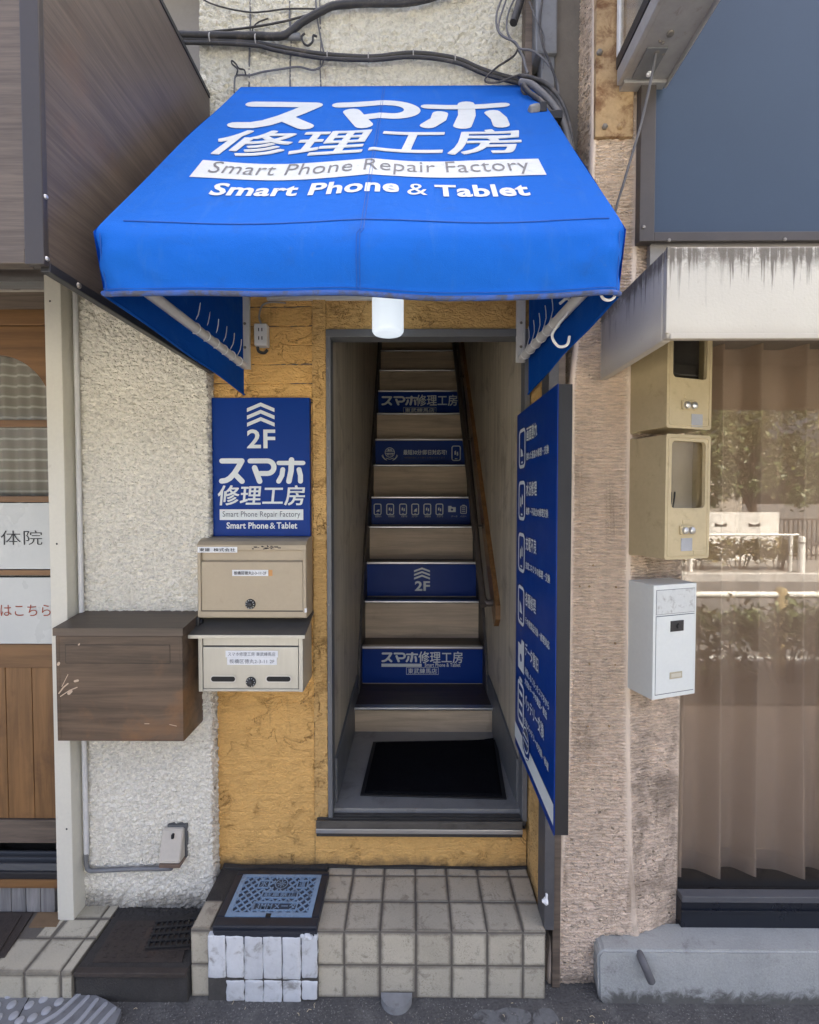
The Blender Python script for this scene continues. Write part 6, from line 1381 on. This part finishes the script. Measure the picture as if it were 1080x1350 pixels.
for x in (-1, 1.0, 3.06, 5.1, 7.1): b = NB(); lathe(b, [(.045,0),(.045,.74),(.03,.76)], 14, Matrix.Translation((x, -.98, .0))); part('post', b, mat('yellowish_post', (.34,.27,.14), .5) if x == 3.06 else M['rail_white'], nr, 40)
fr_ = thing('far_barrier', 'white pipe guard rail across the road in front of the block wall', 'guard rail', (5, -6.75, .02))
b = NB(); tube(b, [(0, -6.75, .76), (7.75, -6.75, .76)], .025, 10, 0); part('rail', b, M['rail_white'], fr_, 40)
for x in (1.6, 3.6, 5.6, 7.6): b = NB(); lathe(b, [(.04,0),(.04,.76)], 12, Matrix.Translation((x, -6.75, .0))); part('post', b, M['rail_white'], fr_, 40)
bo = thing('bollard', 'white round bollard standing across the road by the far shrubs', 'bollard', (7.72, -6.62, .02)); b = NB(); lathe(b, [(.06,0),(.06,.70),(.05,.735),(.02,.745)], 18, Matrix.Translation((7.72, -6.62, .0))); part('shaft', b, M['rail_white'], bo, 40); b = NB(); lathe(b, [(.0615,.60),(.0615,.63)], 18, Matrix.Translation((7.72, -6.62, 0))); part('band', b, M['galv'], bo, 40)
bw = thing('block_wall', 'low white concrete block wall across the road with pierced blocks', 'wall', (6, -8.45, .02))
bb = NB(); bx(bb, -.194, .194, -.05, .05, -.094, .094, .004); bmsh = mesh_of(bb, 'block'); bmsh.materials.append(M['block'])
for rI in range(6):
    for cI in range(14):
        o = bpy.data.objects.new('block', bmsh); COL.objects.link(o); o.parent = bw; o.location = Vector((8.6-.39*cI-.195, -8.45, .115+.19*rI))-Vector(bw.location)
        if rI == 4 and cI % 2 == 1:
            b = NB(); x = 8.6-.39*cI-.195; prism(b, [(x-.14,.83),(x+.14,.83),(x+.14,.92),(x,.86),(x-.14,.92)], lambda a, c_: (a, -8.398, c_), lambda a, c_: (a, -8.396, c_)); part('pierced_opening', b, M['dark_void'], bw)
b = NB(); bx(b, 3.2, 8.59, -8.49, -8.41, .02, 1.155); part('mortar_core', b, M['concrete'], bw)
fc = thing('bar_fence', 'brown steel bar fence across the road beside the block wall', 'fence', (10.5, -8.6, .02))
for k in range(34): b = NB(); bx(b, 8.75+.11*k, 8.775+.11*k, -8.61, -8.59, .02, .98); part('bar', b, M['board_frame'], fc)
for z in (.12, .97): b = NB(); bx(b, 8.7, 12.5, -8.62, -8.58, z, z+.04); part('fence_rail', b, M['board_frame'], fc)
def tree(x, y, h, r0, label, seed, n=5200):
    t = thing('street_tree', label, 'tree', (x, y, .02), 0, 'trees across the road'); r = random.Random(seed); b = NB()
    tube(b, [(x, y, 0), (x+.05, y, h*.25), (x-.05, y+.05, h*.55), (x, y, h*.85)], lambda t_: .13*(1-.8*t_), 10, 6)
    cl = []
    for k in range(30):
        a = r.random()*6.28; rr = r0*r.random()**.5; z = h*(.34+.62*r.random()); q = Vector((x+rr*math.cos(a), y+rr*math.sin(a), z)); cl.append((q, r.uniform(.18, .42)))
        if k % 2 == 0: tube(b, [(x, y, max(.8, z-.9)), Vector((x, y, z-.4)).lerp(q, .5), q], lambda t_: .04*(1-.8*t_), 6, 4)
    part('trunk', b, M['bark'], t)
    def fn(g):
        c_, s = cl[g.integers(len(cl))]; return tuple(np.array(c_)+g.normal(size=3)*s*.62)
    link('crown', leaves(n, fn, .05, .11, seed), M['leaf'], t)
tree(7.6, -10.6, 5.2, 1.5, 'leafy green tree across the road behind the block wall', 61); tree(9.9, -11.2, 4.2, 1.3, 'leafy green tree across the road, right of the block wall', 62); tree(5.0, -10.8, 5.0, 1.6, 'leafy green tree across the road, farthest left', 63); tree(13.2, -12.0, 4.4, 1.5, 'leafy green tree across the road behind the bar fence', 64)
hb = thing('far_building', 'low grey building across the road behind the trees', 'building', (9, -15, 0))
b = NB(); bx(b, 2, 11.5, -19, -14, -.15, 2.9); part('walls', b, M['far_wall'], hb); b = NB(); prism(b, [(-19.3, 2.9), (-13.7, 2.9), (-16.5, 4.2)], lambda y, z: (1.7, y, z), lambda y, z: (11.8, y, z)); part('roof', b, M['board_frame'], hb)
for x in (4, 6.5, 9): 
    b = NB(); bx(b, x, x+1.1, -14.02, -13.98, 1.0, 2.1); wv = part('window', b, M['window_frame'], hb); b = NB(); bx(b, x+.06, x+1.04, -13.985, -13.975, 1.06, 2.04); part('pane', b, M['board_blue'], wv)
